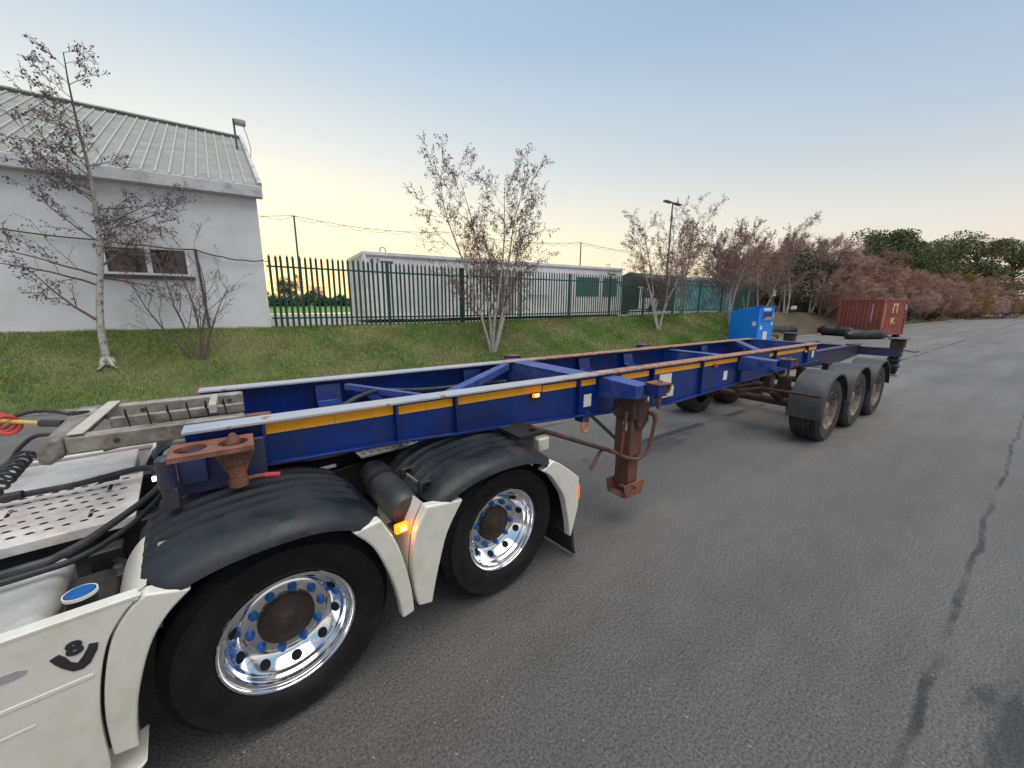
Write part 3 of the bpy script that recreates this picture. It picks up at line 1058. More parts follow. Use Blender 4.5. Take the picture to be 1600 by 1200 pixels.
B = empty('white_building', (-5.0, 16.0, 1.3))
OB = (-5.0, 16.0, 1.3)
tag(B, 'white rendered workshop with a pale ribbed metal roof and one low window', 'building')
XL, XR = -15.0, 0.80
ZE, ZB, YR, ZR = 4.95, 0.9, 19.2, 8.20
# front wall with opening
wx0, wx1, wz0, wz1 = -2.42, -0.83, 2.74, 3.42
mb = MB()
def wallquad(x0, x1, z0, z1):
    mb.mesh([(x0, yfront(x0), z0), (x1, yfront(x1), z0), (x1, yfront(x1), z1), (x0, yfront(x0), z1),
             (x0, yfront(x0) + .25, z0), (x1, yfront(x1) + .25, z0), (x1, yfront(x1) + .25, z1), (x0, yfront(x0) + .25, z1)],
            [(0, 1, 2, 3), (7, 6, 5, 4), (0, 4, 5, 1), (1, 5, 6, 2), (2, 6, 7, 3), (3, 7, 4, 0)])
wallquad(XL, wx0, ZB, ZE)
wallquad(wx1, XR, ZB, ZE)
wallquad(wx0, wx1, ZB, wz0)
wallquad(wx0, wx1, wz1, ZE)
mb.build('front_wall', MT['render'], B, OB, smooth=False)
mb = MB()
yb = 2 * YR - yfront(XR)
mb.prism([(yfront(XR) + .25, ZB), (yb, ZB), (yb, ZE), (YR, ZR - .08), (yfront(XR) + .25, ZE)], 'x', XR - .25, XR)
mb.prism([(yfront(XL) + .25, ZB), (yb, ZB), (yb, ZE), (YR, ZR - .08), (yfront(XL) + .25, ZE)], 'x', XL, XL + .25)
mb.box(XL + .25, XR - .25, yb - .25, yb, ZB, ZE)
mb.build('gable_wall', MT['render'], B, OB, smooth=False)
# roof: standing seam sheets
y0e, z0e = -0.22, ZE + 0.15
roof = MB()
roof.mesh([(XL - .2, yfront(XL) + y0e, z0e - .03), (XR + .05, yfront(XR) + y0e, z0e - .03), (XR + .05, YR, ZR - .03), (XL - .2, YR, ZR - .03),
           (XL - .2, yb + .2, z0e - .03), (XR + .05, yb + .2, z0e - .03)], [(0, 1, 2, 3), (3, 2, 5, 4)])
roof_o = roof.build('roof', MT['roof'], B, OB, smooth=False)
pw = 0.255
nx = int((XR - XL + .2) / pw)
for i in range(nx):
    xa = XR + .05 - (i + 1) * pw
    xb_ = xa + pw
    ms = MB()
    ya, yb2 = yfront(xa) + y0e, yfront(xb_) + y0e
    # flat sheet, 4 mm proud, slightly cupped, and the raised seam at its left edge
    ms.mesh([(xa, ya, z0e), (xb_, yb2, z0e), (xb_, YR, ZR), (xa, YR, ZR)], [(0, 1, 2, 3)])
    for (p, q) in (((xa, ya, z0e), (xa, YR, ZR)),):
        dv = (Vector(q) - Vector(p)).normalized()
        nv = Vector((1, 0, 0)).cross(dv).normalized()
        a_, b_ = Vector(p) + nv * .018, Vector(q) + nv * .018
        ms.mi = 1
        ms.bar(a_, b_, .040, .036, up=nv)
        ms.mi = 0
    ms.build('roof_sheet', [MT['roof'], MT['roofrib']], roof_o, OB, smooth=False)
# ridge, verge and fascia
mb = MB()
mb.bar((XL, YR - .02, ZR + .05), (XR + .1, YR - .02, ZR + .05), .30, .05)
mb.build('ridge_cap', MT['fascia'], B, OB, bevel=.01)
mb = MB()
mb.bar((XR + .10, yfront(XR) + y0e - .02, z0e + .02), (XR + .10, YR, ZR + .03), .10, .16, up=(0, -.45, 1))
mb.build('verge_trim', MT['fascia'], B, OB, bevel=.01)
mb = MB()
for (za, zc, dy) in ((ZE - .12, z0e + .01, -.26),):
    mb.mesh([(XL, yfront(XL) + dy, za), (XR + .14, yfront(XR) + dy, za), (XR + .14, yfront(XR) + dy, zc), (XL, yfront(XL) + dy, zc),
             (XL, yfront(XL) - .005, za), (XR + .14, yfront(XR) - .005, za), (XR + .14, yfront(XR) - .005, zc), (XL, yfront(XL) - .005, zc)],
            [(0, 1, 2, 3), (7, 6, 5, 4), (0, 4, 5, 1), (1, 5, 6, 2), (2, 6, 7, 3), (3, 7, 4, 0)])
mb.build('fascia_gutter', MT['fascia'], B, OB, bevel=.015)
# window
mb = MB()
yw = yfront((wx0 + wx1) / 2)
def wbar(x0, x1, z0, z1, d0=-.012, d1=.1):
    mb.mesh([(x0, yfront(x0) + d0, z0), (x1, yfront(x1) + d0, z0), (x1, yfront(x1) + d0, z1), (x0, yfront(x0) + d0, z1),
             (x0, yfront(x0) + d1, z0), (x1, yfront(x1) + d1, z0), (x1, yfront(x1) + d1, z1), (x0, yfront(x0) + d1, z1)],
            [(0, 1, 2, 3), (7, 6, 5, 4), (0, 4, 5, 1), (1, 5, 6, 2), (2, 6, 7, 3), (3, 7, 4, 0)])
fw_ = .055
wbar(wx0, wx1, wz1 - fw_, wz1)
wbar(wx0, wx1, wz0, wz0 + fw_)
wbar(wx0, wx0 + fw_, wz0 + fw_, wz1 - fw_)
wbar(wx1 - fw_, wx1, wz0 + fw_, wz1 - fw_)
wm = (wx0 + wx1) / 2 + .02
wbar(wm - .05, wm + .05, wz0 + fw_, wz1 - fw_, -.018, .1)
win = mb.build('window', MT['frame'], B, OB, bevel=.006)
for (a_, b_) in ((wx0 + fw_, wm - .05), (wm + .05, wx1 - fw_)):
    mb = MB()
    wbar(a_, b_, wz0 + fw_, wz1 - fw_, .055, .07)
    mb.build('pane', MT['glass'], win, OB, smooth=False)
mb = MB()
wbar(wx0 - .06, wx1 + .08, wz0 - .09, wz0 - .005, -.07, .05)
mb.build('sill', MT['sill'], win, OB, bevel=.008)
mb = MB()
mb.tube([(-.66, yfront(-.66) - .035, 3.42), (-.63, yfront(-.63) - .035, 2.3), (-.60, yfront(-.6) - .035, 1.25)], .028, 8)
mb.build('downpipe', MT['sill'], B, OB)
# plinth stain strip / footing at ground
mb = MB()
wallb = [(XL, yfront(XL) - .22), (XR - 1.6, yfront(XR - 1.6) - .20), (XR - 1.6, yfront(XR - 1.6) + .05), (XL, yfront(XL) + .05)]
mb.prism(wallb, 'z', 1.2, 1.36)
mb.build('footing', mat('footing_earth', (0.15, 0.115, 0.085), .95, var=.3, vs=6, bump=.5, bs=40), B, OB, bevel=.02)

# cable sagging along the facade to the fence
mb = MB()
pts = []
keyp = [(-6.5, yfront(-6.5) - .06, 3.62), (-3.9, yfront(-3.9) - .06, 3.60), (-2.3, yfront(-2.3) - .06, 3.50), (-1.6, yfront(-1.6) - .08, 3.44), (-.66, yfront(-.66) - .06, 3.42), (-.1, yfront(-.1) - .1, 3.27), (.35, yfront(.35) - .1, 3.22), (.78, yfront(.78) - .08, 3.24), (.95, 13.1, 3.26)]
for i in range(len(keyp) - 1):
    a_, b_ = Vector(keyp[i]), Vector(keyp[i + 1])
    for k in range(4):
        pts.append(a_.lerp(b_, k / 4) - Vector((0, 0, .03 * math.sin(math.pi * k / 4))))
pts.append(Vector(keyp[-1]))
tag(mb.tube(pts, .016, 6).build('overhead_cable', MT['hose']), 'dark cable strung across the white wall to the fence', 'cable')

# floodlight on the roof end
F = empty('floodlight', (.68, 17.2, 7.0))
tag(F, 'pole mounted floodlight with dangling wire at the roof end', 'floodlight')
MB().tube([(.68, 17.2, 6.9), (.66, 17.2, 8.15)], .03, 8).build('pole', MT['pole'], F, (.68, 17.2, 7.0))
MB().box(.68, 1.0, 17.05, 17.35, 8.0, 8.14, Matrix.Translation((0, 0, 0))).build('lamp_head', MT['cabin_trim'], F, (.68, 17.2, 7.0), bevel=.03)
MB().tube([(.92, 17.2, 8.0), (1.0, 17.2, 7.7), (1.07, 17.2, 7.3), (1.02, 17.2, 6.9), (.93, 17.2, 6.75), (.85, 17.2, 6.72)], .010, 5).build('wire', MT['hose'], F, (.68, 17.2, 7.0))


# ------------------------------------------------------------------ palisade fence
FE = empty('palisade_fence', (0.9, 13.1, 1.38))
OF = (0.9, 13.1, 1.38)
tag(FE, 'dark green steel palisade fence with pointed pales along the top of the bank', 'fence')
mb = MB()
w = .034
prof = [(-w, .012), (-w * .55, -.008), (0, .008), (w * .55, -.008), (w, .012)]
H = 2.08
vs, fs = [], []
for (x, y) in prof:
    vs += [(x, y, 0.03), (x, y, H - .10)]
for i in range(4):
    fs.append((2 * i, 2 * i + 2, 2 * i + 3, 2 * i + 1))
mb.mesh(vs, fs)
mb.face([(-w, .012, H - .10), (-w * .55, -.008, H - .10), (-w * .85, .004, H - .03)])
mb.face([(w * .55, -.008, H - .10), (w, .012, H - .10), (w * .85, .004, H - .03)])
mb.face([(-w * .55, -.008, H - .10), (0, .008, H - .10), (w * .55, -.008, H - .10), (0, .0, H)])
mb.face([(-w, .012, H - .10), (w, .012, H - .10), (w * .55, -.008, H - .1), (0, .008, H - .1), (-w * .55, -.008, H - .1)])
pale = mb.build('pale', MT['fencegreen'], None, smooth=False)
pale.parent = FE
pale_me = pale.data
sp = .1495
N_P = 205
for i in range(N_P):
    x = .93 + i * sp
    loc = (x - OF[0] + random.uniform(-.006, .006), random.uniform(-.004, .004) - .03, zplat(x) - OF[2] + random.uniform(-.012, .012))
    if i == 0:
        pale.location = loc
    else:
        inst('pale', pale_me, FE, loc, (0, random.uniform(-.008, .008), 0))
post_me = None
xp = [4.26 + 2.76 * k for k in range(10)]
for x in xp:
    if post_me is None:
        o = MB().box(-.05, .05, -.03, .04, -.3, 2.02).build('post', MT['fencegreen'], FE, bevel=.004)
        post_me = o.data
    else:
        o = inst('post', post_me, FE, (0, 0, 0))
    o.location = (x - OF[0], .06, zplat(x) - OF[2])
for zz in (.28, 1.72):
    mb = MB()
    for a_, b_ in zip([.85] + xp, xp + [31.5]):
        mb.bar((a_, 13.095, zplat(a_) + zz), (b_, 13.095, zplat(b_) + zz), .035, .05)
    mb.build('rail', MT['fencegreen'], FE, OF, smooth=False)

# ------------------------------------------------------------------ site cabin behind the fence
ang = math.atan2(-0.75, 13.4)
C = empty('site_cabin', (4.05, 15.1, 1.42), ang)
C.rotation_euler = (0, -0.009, ang)
tag(C, 'long white site cabin with ribbed end wall behind the green fence', 'cabin')
LC, DC, HC = 13.6, 3.0, 2.56
MB().box(.05, LC - .05, .03, DC - .03, .1, HC - .12).build('wall', MT['cabin'], C, bevel=.01)
mb = MB()
mb.box(-.02, LC + .02, -.02, DC + .02, HC - .13, HC)
mb.box(-.02, .10, -.02, .08, .08, HC - .13)
mb.box(LC - .1, LC + .02, -.02, .08, .08, HC - .13)
mb.box(-.02, .10, DC - .08, DC + .02, .08, HC - .13)
mb.box(-.02, LC + .02, -.02, .06, .08, .2)
mb.box(-.02, .06, .06, DC, .08, .2)
mb.build('frame', MT['cabin'], C, bevel=.015)
MB().box(.1, LC - .1, -.012, .03, HC - .165, HC - .131).build('drip_strip', MT['cabin_trim'], C, smooth=False)
rib = None
for i in range(9):
    o = MB().box(-.01, .05, -.05, .05, .2, HC - .13).build('rib', MT['cabin'], C, bevel=.012) if rib is None else inst('rib', rib, C, (0, 0, 0))
    if rib is None:
        rib = o.data
    o.location = (.0, .30 + i * .3, 0)
    if i == 0:
        bevmod = True
seam_me = None
for i in range(4):
    o = MB().box(-.006, .006, .018, .031, .2, HC - .17).build('panel_joint', MT['cabin_trim'], C, smooth=False) if seam_me is None else inst('panel_joint', seam_me, C, (0, 0, 0))
    if seam_me is None:
        seam_me = o.data
    o.location = (2.7 + i * 2.7, 0, 0)
for (x0, x1) in ((10.3, 11.9), (12.2, 13.2), (7.4, 8.6)):
    mb = MB().box(x0, x1, -.005, .035, 1.05, 2.0)
    mb.build('shutter', MT['cabin_green'] if x0 > 9 else MT['cabin'], C, bevel=.008)
MB().box(5.7, 6.55, .0, .035, .2, 2.15).build('door', MT['cabin_trim'], C, bevel=.008)
for x in (.8, LC - .8):
    mb = MB()
    mb.lathe([(.085, 0), (.11, -.02), (.135, 0), (.11, .02)], (x, .3, HC + .10), 20, 'y', close=True)
    mb.build('lifting_eye', MT['cabin_trim'], C)
for x in (.6, 4.5, 9.0, 12.8):
    MB().box(x, x + .9, .3, DC - .3, -.1, .08).build('skid', MT['black'], C, smooth=False)
mwx = Matrix.Rotation(R(90), 4, 'X')
text_obj('lettering', 'Tomese', .19, MT['emblem'], C, Matrix.Translation((.78, .022, HC - .34)) @ mwx, bold=.004)
mb = MB()
mb.lathe([(.03, 0), (.075, 0), (.075, .01), (.03, .01)], (.32, .015, HC - .34), 18, 'y', t0=.6, t1=5.8, close=True)
mb.build('logo_ring', MT['emblem'], C, smooth=False)
text_obj('lettering', 'Tomese', .19, MT['emblem'], C, Matrix.Translation((LC - .8, .022, HC - .34)) @ mwx, bold=.004)

# ------------------------------------------------------------------ ball-stop net poles and wires
netpts = [(-6.0, 30, 7.4), (3.81, 30, 7.69), (14.5, 30, 7.85), (30.0, 30, 8.48), (46, 30, 8.7)]
LABN = {1: 'tall slim net pole beyond the fence beside the white building', 3: 'tall slim net pole behind the right end of the white cabin'}
for i, p in enumerate(netpts):
    if i not in LABN:
        continue
    zb_ = zplat(p[0])
    o = MB().tube([(p[0], p[1], zb_), (p[0], p[1], p[2])], [.075, .055], 8).build('net_pole', MT['pole'], None, (p[0], p[1], zb_))
    o.location = (p[0], p[1], zb_)
    tag(o, LABN[i], 'pole', 'ball stop net poles')
mb = MB()
for i in range(len(netpts) - 1):
    a_, b_ = Vector(netpts[i]), Vector(netpts[i + 1])
    n = max(6, int((b_ - a_).length / 1.5))
    sag = .35
    top = [a_.lerp(b_, k / n) - Vector((0, 0, sag * 4 * (k / n) * (1 - k / n))) for k in range(n + 1)]
    mb.tube(top, .018, 4)
    for k in range(n):
        p, q = top[k], top[k + 1]
        mb.tube([p, p.lerp(q, .25) - Vector((0, 0, .17)), p.lerp(q, .5) - Vector((0, 0, .22)), p.lerp(q, .75) - Vector((0, 0, .17)), q], .014, 4)
tag(mb.build('net_wire', MT['wire'], smooth=False), 'scalloped top wire of the ball net strung between tall poles', 'wire')

# far hedge, green pitch fence and trees beyond the playing field
r_ = random.Random(4)
mb = MB()
cs = []
for k in range(150):
    cs.append(((-40 + k * .95, 92 + r_.uniform(-.6, .6), zplat(0) + r_.uniform(.5, 2.0)), 1.2, .9))
leaf_clumps(mb, cs, 170, .30, r_)
tag(mb.build('hedge', [MT['hedge'], MT['leaf_green']], smooth=False), 'dark clipped hedge along the far side of the green playing field', 'hedge')
for i, (x, y, h, sp_) in enumerate([(4.5, 99, 5.2, 2.2), (10.2, 99, 6.6, 3.2), (15.5, 99, 4.6, 2.4)]):
    tb, lb = evergreen(70 + i, h, sp_)
    e = empty('distant_tree', (x, y, 1.3))
    tag(e, ['small dark tree beyond the hedge beside the net pole', 'rounded dark tree beyond the hedge, left of the white cabin', 'small dark tree beyond the hedge at the white cabin corner'][i], 'tree')
    tb.build('trunk', MT['twig'], e, angle=180)
    lb.build('crown', [MT['hedge'], MT['leaf_green']], e, smooth=False)
pf = empty('pitch_fence', (0, 62, 1.4))
tag(pf, 'low dark green rail fence across the playing field', 'fence')
mb = MB()
for z_ in (.05, 1.15):
    mb.box(-20, 30, 61.97, 62.03, 1.4 + z_, 1.47 + z_)
mb.build('rail', MT['fencegreen'], pf, (0, 62, 1.4), smooth=False)
pm = None
for k in range(26):
    o = MB().box(-.05, .05, -.05, .05, 0, 1.2).build('post', MT['fencegreen'], pf, smooth=False) if pm is None else inst('post', pm, pf, (0, 0, 0))
    pm = o.data
    o.location = (-20 + 2 * k, 0, 0)

# ------------------------------------------------------------------ street lamp
SL = empty('street_lamp', (27.3, 18.0, 1.6))
OS = (27.3, 18.0, 1.6)
tag(SL, 'tall street lamp with two flat lantern heads above the bare trees', 'street lamp')
MB().tube([(27.3, 18, 1.4), (27.3, 18, 5), (27.3, 18, 9.55)], [.09, .07, .05], 10).build('pole', MT['pole'], SL, OS)
MB().tube([(26.75, 18, 9.5), (27.3, 18, 9.6), (28.0, 18, 9.52)], .035, 6).build('bracket', MT['pole'], SL, OS)
for sgn in (-1, 1):
    mb = MB()
    cx = 27.3 + sgn * .62
    mb.prism([(cx - .42, 9.50), (cx + .42, 9.50), (cx + .36, 9.60), (cx - .36, 9.64)], 'y', 17.85, 18.15)
    mb.build('lantern', MT['pole'], SL, OS, bevel=.03)

# ------------------------------------------------------------------ things in the yard behind the fence
D = empty('box_trailer', (19.6, 16.2, 1.53))
tag(D, 'dark green enclosed box trailer standing behind the fence beside the white cabin', 'trailer')
OD = (19.6, 16.2, 1.53)
mb = MB()
mb.prism([(19.6, 1.9), (21.7, 1.9), (21.75, 3.2), (21.3, 3.45), (19.6, 3.42)], 'y', 16.2, 18.0)
mb.build('body', MT['dkgreen'], D, OD, bevel=.04)
for x in (20.3,):
    MB().lathe([(.02, 0), (.3, 0), (.33, .05), (.33, .17), (.3, .2), (.02, .2)], (x, 16.05, 1.86), 24, 'y').build('wheel', MT['rubber'], D, OD)
MB().bar((21.7, 17.1, 1.85), (22.7, 17.1, 1.85), .08, .08).build('drawbar', MT['black'], D, OD)
Vn = empty('white_van', (24.2, 18.5, 1.55))
OV = (24.2, 18.5, 1.55)
tag(Vn, 'white van parked behind the fence right of the dark box trailer', 'van')
mb = MB()
mb.prism([(22.6, 1.85), (27.2, 1.85), (27.3, 2.5), (26.7, 2.75), (26.1, 3.35), (25.6, 3.5), (22.6, 3.5)], 'y', 18.5, 20.3)
mb.build('body', MT['van'], Vn, OV, bevel=.06)
MB().prism([(25.1, 2.7), (26.35, 2.72), (25.95, 3.25), (25.1, 3.28)], 'y', 18.485, 18.53).build('side_window', MT['glass'], Vn, OV)
for x in (23.4, 26.4):
    MB().lathe([(.02, 0), (.3, 0), (.34, .05), (.34, .2), (.02, .2)], (x, 18.42, 1.9), 24, 'y').build('wheel', MT['rubber'], Vn, OV)
T = empty('teal_container', (31.6, 17.6, 1.6))
OT = (31.6, 17.6, 1.6)
tag(T, 'teal painted steel container with dark scrawls behind the bare trees', 'container')
mb = MB()
x = 31.6
poly = []
while x < 37.4:
    poly += [(x, 17.6), (x + .10, 17.6), (x + .15, 17.66), (x + .25, 17.66)]
    x += .3
poly += [(37.6, 20.0), (31.6, 20.0)]
mb.prism(poly, 'z', 1.7, 4.25)
mb.build('wall', MT['teal'], T, OT, smooth=False)
mb = MB()
mb.box(31.55, 37.65, 17.55, 20.05, 4.25, 4.4)
mb.box(31.55, 37.65, 17.55, 20.05, 1.58, 1.72)
mb.build('frame', MT['teal'], T, OT, bevel=.01)
S = empty('dark_shed', (52, 27, 1.3))
OSd = (52, 27, 1.3)
tag(S, 'long low dark roofed shed far behind the bare trees', 'building')
MB().box(38, 84, 25, 34, 1.2, 4.4).build('wall', MT['darkroof'], S, OSd, smooth=False)
mb = MB()
mb.prism([(24.6, 4.4), (34.4, 4.4), (29.5, 5.9)], 'x', 37.5, 84.5)
mb.build('roof', MT['sill'], S, OSd, smooth=False)
dm = None
for x, y0 in ((41, 24.97), (46, 24.97), (51, 24.97)):
    o = MB().box(-1.6, 1.6, -.02, .02, 0, 1.0).build('window', MT['frame'], S, smooth=False) if dm is None else inst('window', dm, S, (0, 0, 0))
    dm = o.data
    o.location = (x - OSd[0], y0 - OSd[1], 1.9)

# white sign glimpsed through the trees
for (x, y, z, w_, h_, lab) in ((38.2, 13.2, 2.05, 2.2, .28, 'narrow white sign board low among the bare trees'), (35.0, 13.4, 3.2, .55, .5, 'small square white sign among the bare trees')):
    e = empty('sign', (x, y, z))
    tag(e, lab, 'sign')
    MB().box(-w_ / 2, w_ / 2, -.01, .01, -h_ / 2, h_ / 2).build('board', MT['white_plain'], e, smooth=False)
    MB().box(-.03, .03, .012, .06, -z + 1.2, h_ / 2).build('post', MT['twig'], e, smooth=False)

# ------------------------------------------------------------------ blue clothing bank
K = empty('clothing_bank', (23.94, 9.387, 0.0), R(-10))
tag(K, 'bright blue steel clothing bank with a deposit hatch and white notices', 'recycling bin')
W2, DP = .65, 1.7
mb = MB()
mb.prism([(0, .04), (DP, .04), (DP, 1.80), (.25, 2.10), (0, 2.10)], 'x', -W2, W2)
for k in range(len(mb.v)):
    pass
body = mb.build('body', MT['bin'], K, bevel=.02)
MB().box(-W2 - .03, W2 + .05, -.06, .30, 2.10, 2.13).build('roof_lip', MT['bin'], K, bevel=.006)
mb = MB()
mb.box(-.36, .42, -.03, -.004, 1.30, 1.36)
mb.box(-.42, -.36, -.03, -.004, 1.30, 1.95)
mb.box(.42, .48, -.03, -.004, 1.30, 1.95)
mb.build('hatch_frame', MT['bin'], K, bevel=.005)
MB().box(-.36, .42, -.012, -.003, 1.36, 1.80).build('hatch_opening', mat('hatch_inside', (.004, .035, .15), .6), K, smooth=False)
mb = MB()
mb.mesh([(-.33, -.02, 1.38), (.39, -.02, 1.38), (.39, -.18, 1.55), (-.33, -.18, 1.55)], [(0, 1, 2, 3)])
mb.mesh([(-.33, -.015, 1.37), (.39, -.015, 1.37), (.39, -.19, 1.555), (-.33, -.19, 1.555)], [(3, 2, 1, 0)])
mb.build('hatch_flap', MT['letter_white'], K, smooth=False)
for (x0, x1, z0, z1) in ((-.32, .32, 1.88, 2.03), (-.48, -.30, .84, 1.06), (-.16, .20, .10, .74), (.46, .58, 1.08, 1.26)):
    MB().box(x0, x1, -.010, -.003, z0, z1).build('notice', MT['white_plain'], K, smooth=False)
MB().box(-W2 - .008, -W2 - .002, .12, .34, 1.05, 1.28).build('notice', MT['white_plain'], K, smooth=False)
mb = MB()
mb.lathe([(.0, 0), (.11, 0), (.11, .006), (0, .006)], (.52, -.01, 1.62), 20, 'y')
mb.build('round_sticker', mat('pale_blue_sticker', (.2, .4, .7), .5), K, smooth=False)
for x in (-.6, .6):
    MB().lathe([(.03, 0), (.05, -.012), (.07, 0), (.05, .012)], (x, 1.2, 1.93), 14, 'y', close=True).build('lifting_eye', MT['bin'], K)

# rubbish sacks and boxes beside the bin
for i, (x, y, s_, m_, lab) in enumerate([(26.6, 10.0, .34, 'bag', 'dark rubbish sack slumped right of the blue clothing bank'), (27.5, 10.3, .30, 'kerb', 'pale rubbish sack beside the dark sack by the blue bin'),
                                         (25.9, 9.7, .22, 'leafscrap', 'small brown carton on the ground beside the blue bin')]):
    mb = MB()
    r_ = random.Random(i)
    n, m2 = 12, 7
    vs, fs = [], []
    for a in range(m2 + 1):
        ph = math.pi * a / m2
        for b_ in range(n):
            th_ = 2 * math.pi * b_ / n
            rr = s_ * (1 + r_.uniform(-.16, .16))
            vs.append((rr * math.sin(ph) * math.cos(th_) * 1.2, rr * math.sin(ph) * math.sin(th_), s_ * .8 + rr * .85 * math.cos(ph)))
    for a in range(m2):
        for b_ in range(n):
            fs.append((a * n + b_, (a + 1) * n + b_, (a + 1) * n + (b_ + 1) % n, a * n + (b_ + 1) % n))
    mb.mesh(vs, fs)
    o = mb.build(['rubbish_sack', 'rubbish_sack', 'carton'][i], MT[m_], None, angle=70)
    o.location = (x, y, .0)
    tag(o, lab, ['rubbish sack', 'rubbish sack', 'carton'][i])

# ------------------------------------------------------------------ red container
A_, B_ = Vector((37.9, 10.0, 0)), Vector((36.9, 7.2, 0))
ang = math.atan2(B_.y - A_.y, B_.x - A_.x)     # local x runs from the far-left corner to the near corner
RC = empty('red_container', (A_.x, A_.y, .18), ang)
tag(RC, 'short faded red corrugated shipping container with yellow lettering', 'container')
LR, WR, HR = 2.97, 2.44, 2.5
def corr(L_, step=.27, d=.036):
    pts_ = []
    x = .08
    while x + step <= L_ - .06:
        pts_ += [(x, 0), (x + step * .3, 0), (x + step * .5, d), (x + step * .8, d)]
        x += step
    return pts_
mb = MB()
c1 = corr(LR)
for (p, q) in zip(c1[:-1], c1[1:]):
    # local y > 0 is inside (to the left of the AB direction the container extends away)
    mb.face([(p[0], p[1] + .01, .15), (q[0], q[1] + .01, .15), (q[0], q[1] + .01, HR - .1), (p[0], p[1] + .01, HR - .1)])
mb.build('side_wall', MT['container'], RC, smooth=False)
mb = MB()
c2 = corr(WR)
for (p, q) in zip(c2[:-1], c2[1:]):
    mb.face([(LR - .01 - p[1], p[0], .15), (LR - .01 - q[1], q[0], .15), (LR - .01 - q[1], q[0], HR - .1), (LR - .01 - p[1], p[0], HR - .1)])
mb.build('side_wall', MT['container'], RC, smooth=False)
mb = MB()
mb.box(0.02, LR - .06, .06, WR - .02, .12, HR - .02)
mb.build('inner_shell', MT['container'], RC, smooth=False)
mb = MB()
for (x, y) in ((0, 0), (LR - .12, 0), (0, WR - .12), (LR - .12, WR - .12)):
    mb.box(x, x + .12, y, y + .12, 0.0, HR)
for z in (0.02, HR - .12):
    mb.box(.12, LR - .12, 0.0, .08, z, z + .12)
    mb.box(LR - .08, LR, .12, WR - .12, z, z + .12)
    mb.box(.12, LR - .12, WR - .08, WR, z, z + .12)
    mb.box(0, .08, .12, WR - .12, z, z + .12)
mb.build('frame', MT['container'], RC, bevel=.01)
mwA = Matrix.Rotation(R(90), 4, 'X')
MB().box(2.28, 2.32, -.004, .004, .95, 2.15).build('door_bar', MT['letter_white'], RC, smooth=False)
mwB = Matrix.Translation((LR + .006, 1.15, 1.6)) @ Matrix.Rotation(R(90), 4, 'Z') @ Matrix.Rotation(R(90), 4, 'X')
text_obj('lettering', '\u041f', .85, MT['letter_yellow'], RC, mwB @ Matrix.Translation((0, .22, 0)), bold=.02, sx=.9)
text_obj('lettering', 'K', .62, MT['letter_yellow'], RC, mwB @ Matrix.Translation((-.05, -.62, 0)), bold=.02, sx=1.2)
MB().box(LR, LR + .008, .16, .20, .5, 2.15).build('stripe', MT['letter_yellow'], RC, smooth=False)
MB().box(LR, LR + .008, 2.2, 2.26, 1.75, 2.15).build('stripe', MT['letter_white'], RC, smooth=False)
for (x, y) in ((.2, .2), (LR - .4, .2), (.2, WR - .4), (LR - .4, WR - .4)):
    MB().box(x, x + .3, y, y + .3, -.18, 0).build('support_block', MT['black'], RC, smooth=False)

# black wrapped rolls lying in front of it
def roll(name, a, b_, r, lab):
    a, b_ = Vector(a), Vector(b_)
    r_ = random.Random(hash(lab) % 1000 if False else len(lab))
    pts_, rs = [], []
    for i in range(13):
        t_ = i / 12
        pts_.append(a.lerp(b_, t_) + Vector((0, r_.uniform(-.05, .05), r_.uniform(-.03, .04))))
        rs.append(r * (.55 if i in (0, 12) else r_.uniform(.82, 1.12)))
    o = MB().tube(pts_, rs, 12).build(name, MT['bag'], None, tuple(a), angle=60)
    o.location = tuple(a)
    tag(o, lab, 'plastic roll', 'black wrapped rolls by the red container')
roll('wrapped_roll', (33.0, 8.0, .28), (36.2, 6.75, .28), .33, 'black plastic wrapped roll lying in front of the red container')
roll('wrapped_roll', (36.9, 10.7, .36), (36.3, 8.3, .30), .36, 'black plastic wrapped roll against the left side of the red container')
roll('wrapped_roll', (30.2, 11.6, .42), (33.6, 11.2, .42), .34, 'long black wrapped roll on the leaf litter right of the blue bin')

# ------------------------------------------------------------------ wheels
def tyre_mesh(mb, w, ro, ri, c=(0, 0, 0), n=72, bulge=.03):
    """outer sidewall at h=0 (towards -y) with grooved tread; axis y"""
    pr = [(ri - .006, .012), (ri + .006, -.006), (ri + .03, -bulge * .75), (ri + (ro - ri) * .45, -bulge), (ri + (ro - ri) * .70, -bulge * .85), (ri + (ro - ri) * .74, -bulge * .99), (ri + (ro - ri) * .77, -bulge * .99), (ri + (ro - ri) * .79, -bulge * .70), (ro - .035, -bulge * .3), (ro - .018, .004), (ro - .006, .020)]
    g = [.030]
    k = 5
    lw = (w - .06) / k
    h = .026
    for i in range(k):
        pr += [(ro, h), (ro + .0015, h + lw * .45), (ro, h + lw - .012)]
        h += lw
        if i < k - 1:
            pr += [(ro - .013, h - .010), (ro - .013, h - .002)]
    pr += [(ro - .012, w - .016), (ro - .04, w), (ri + (ro - ri) * .5, w + bulge * .6), (ri + .02, w), (ri - .006, w - .02)]
    mb.lathe(pr, c, n, 'y')


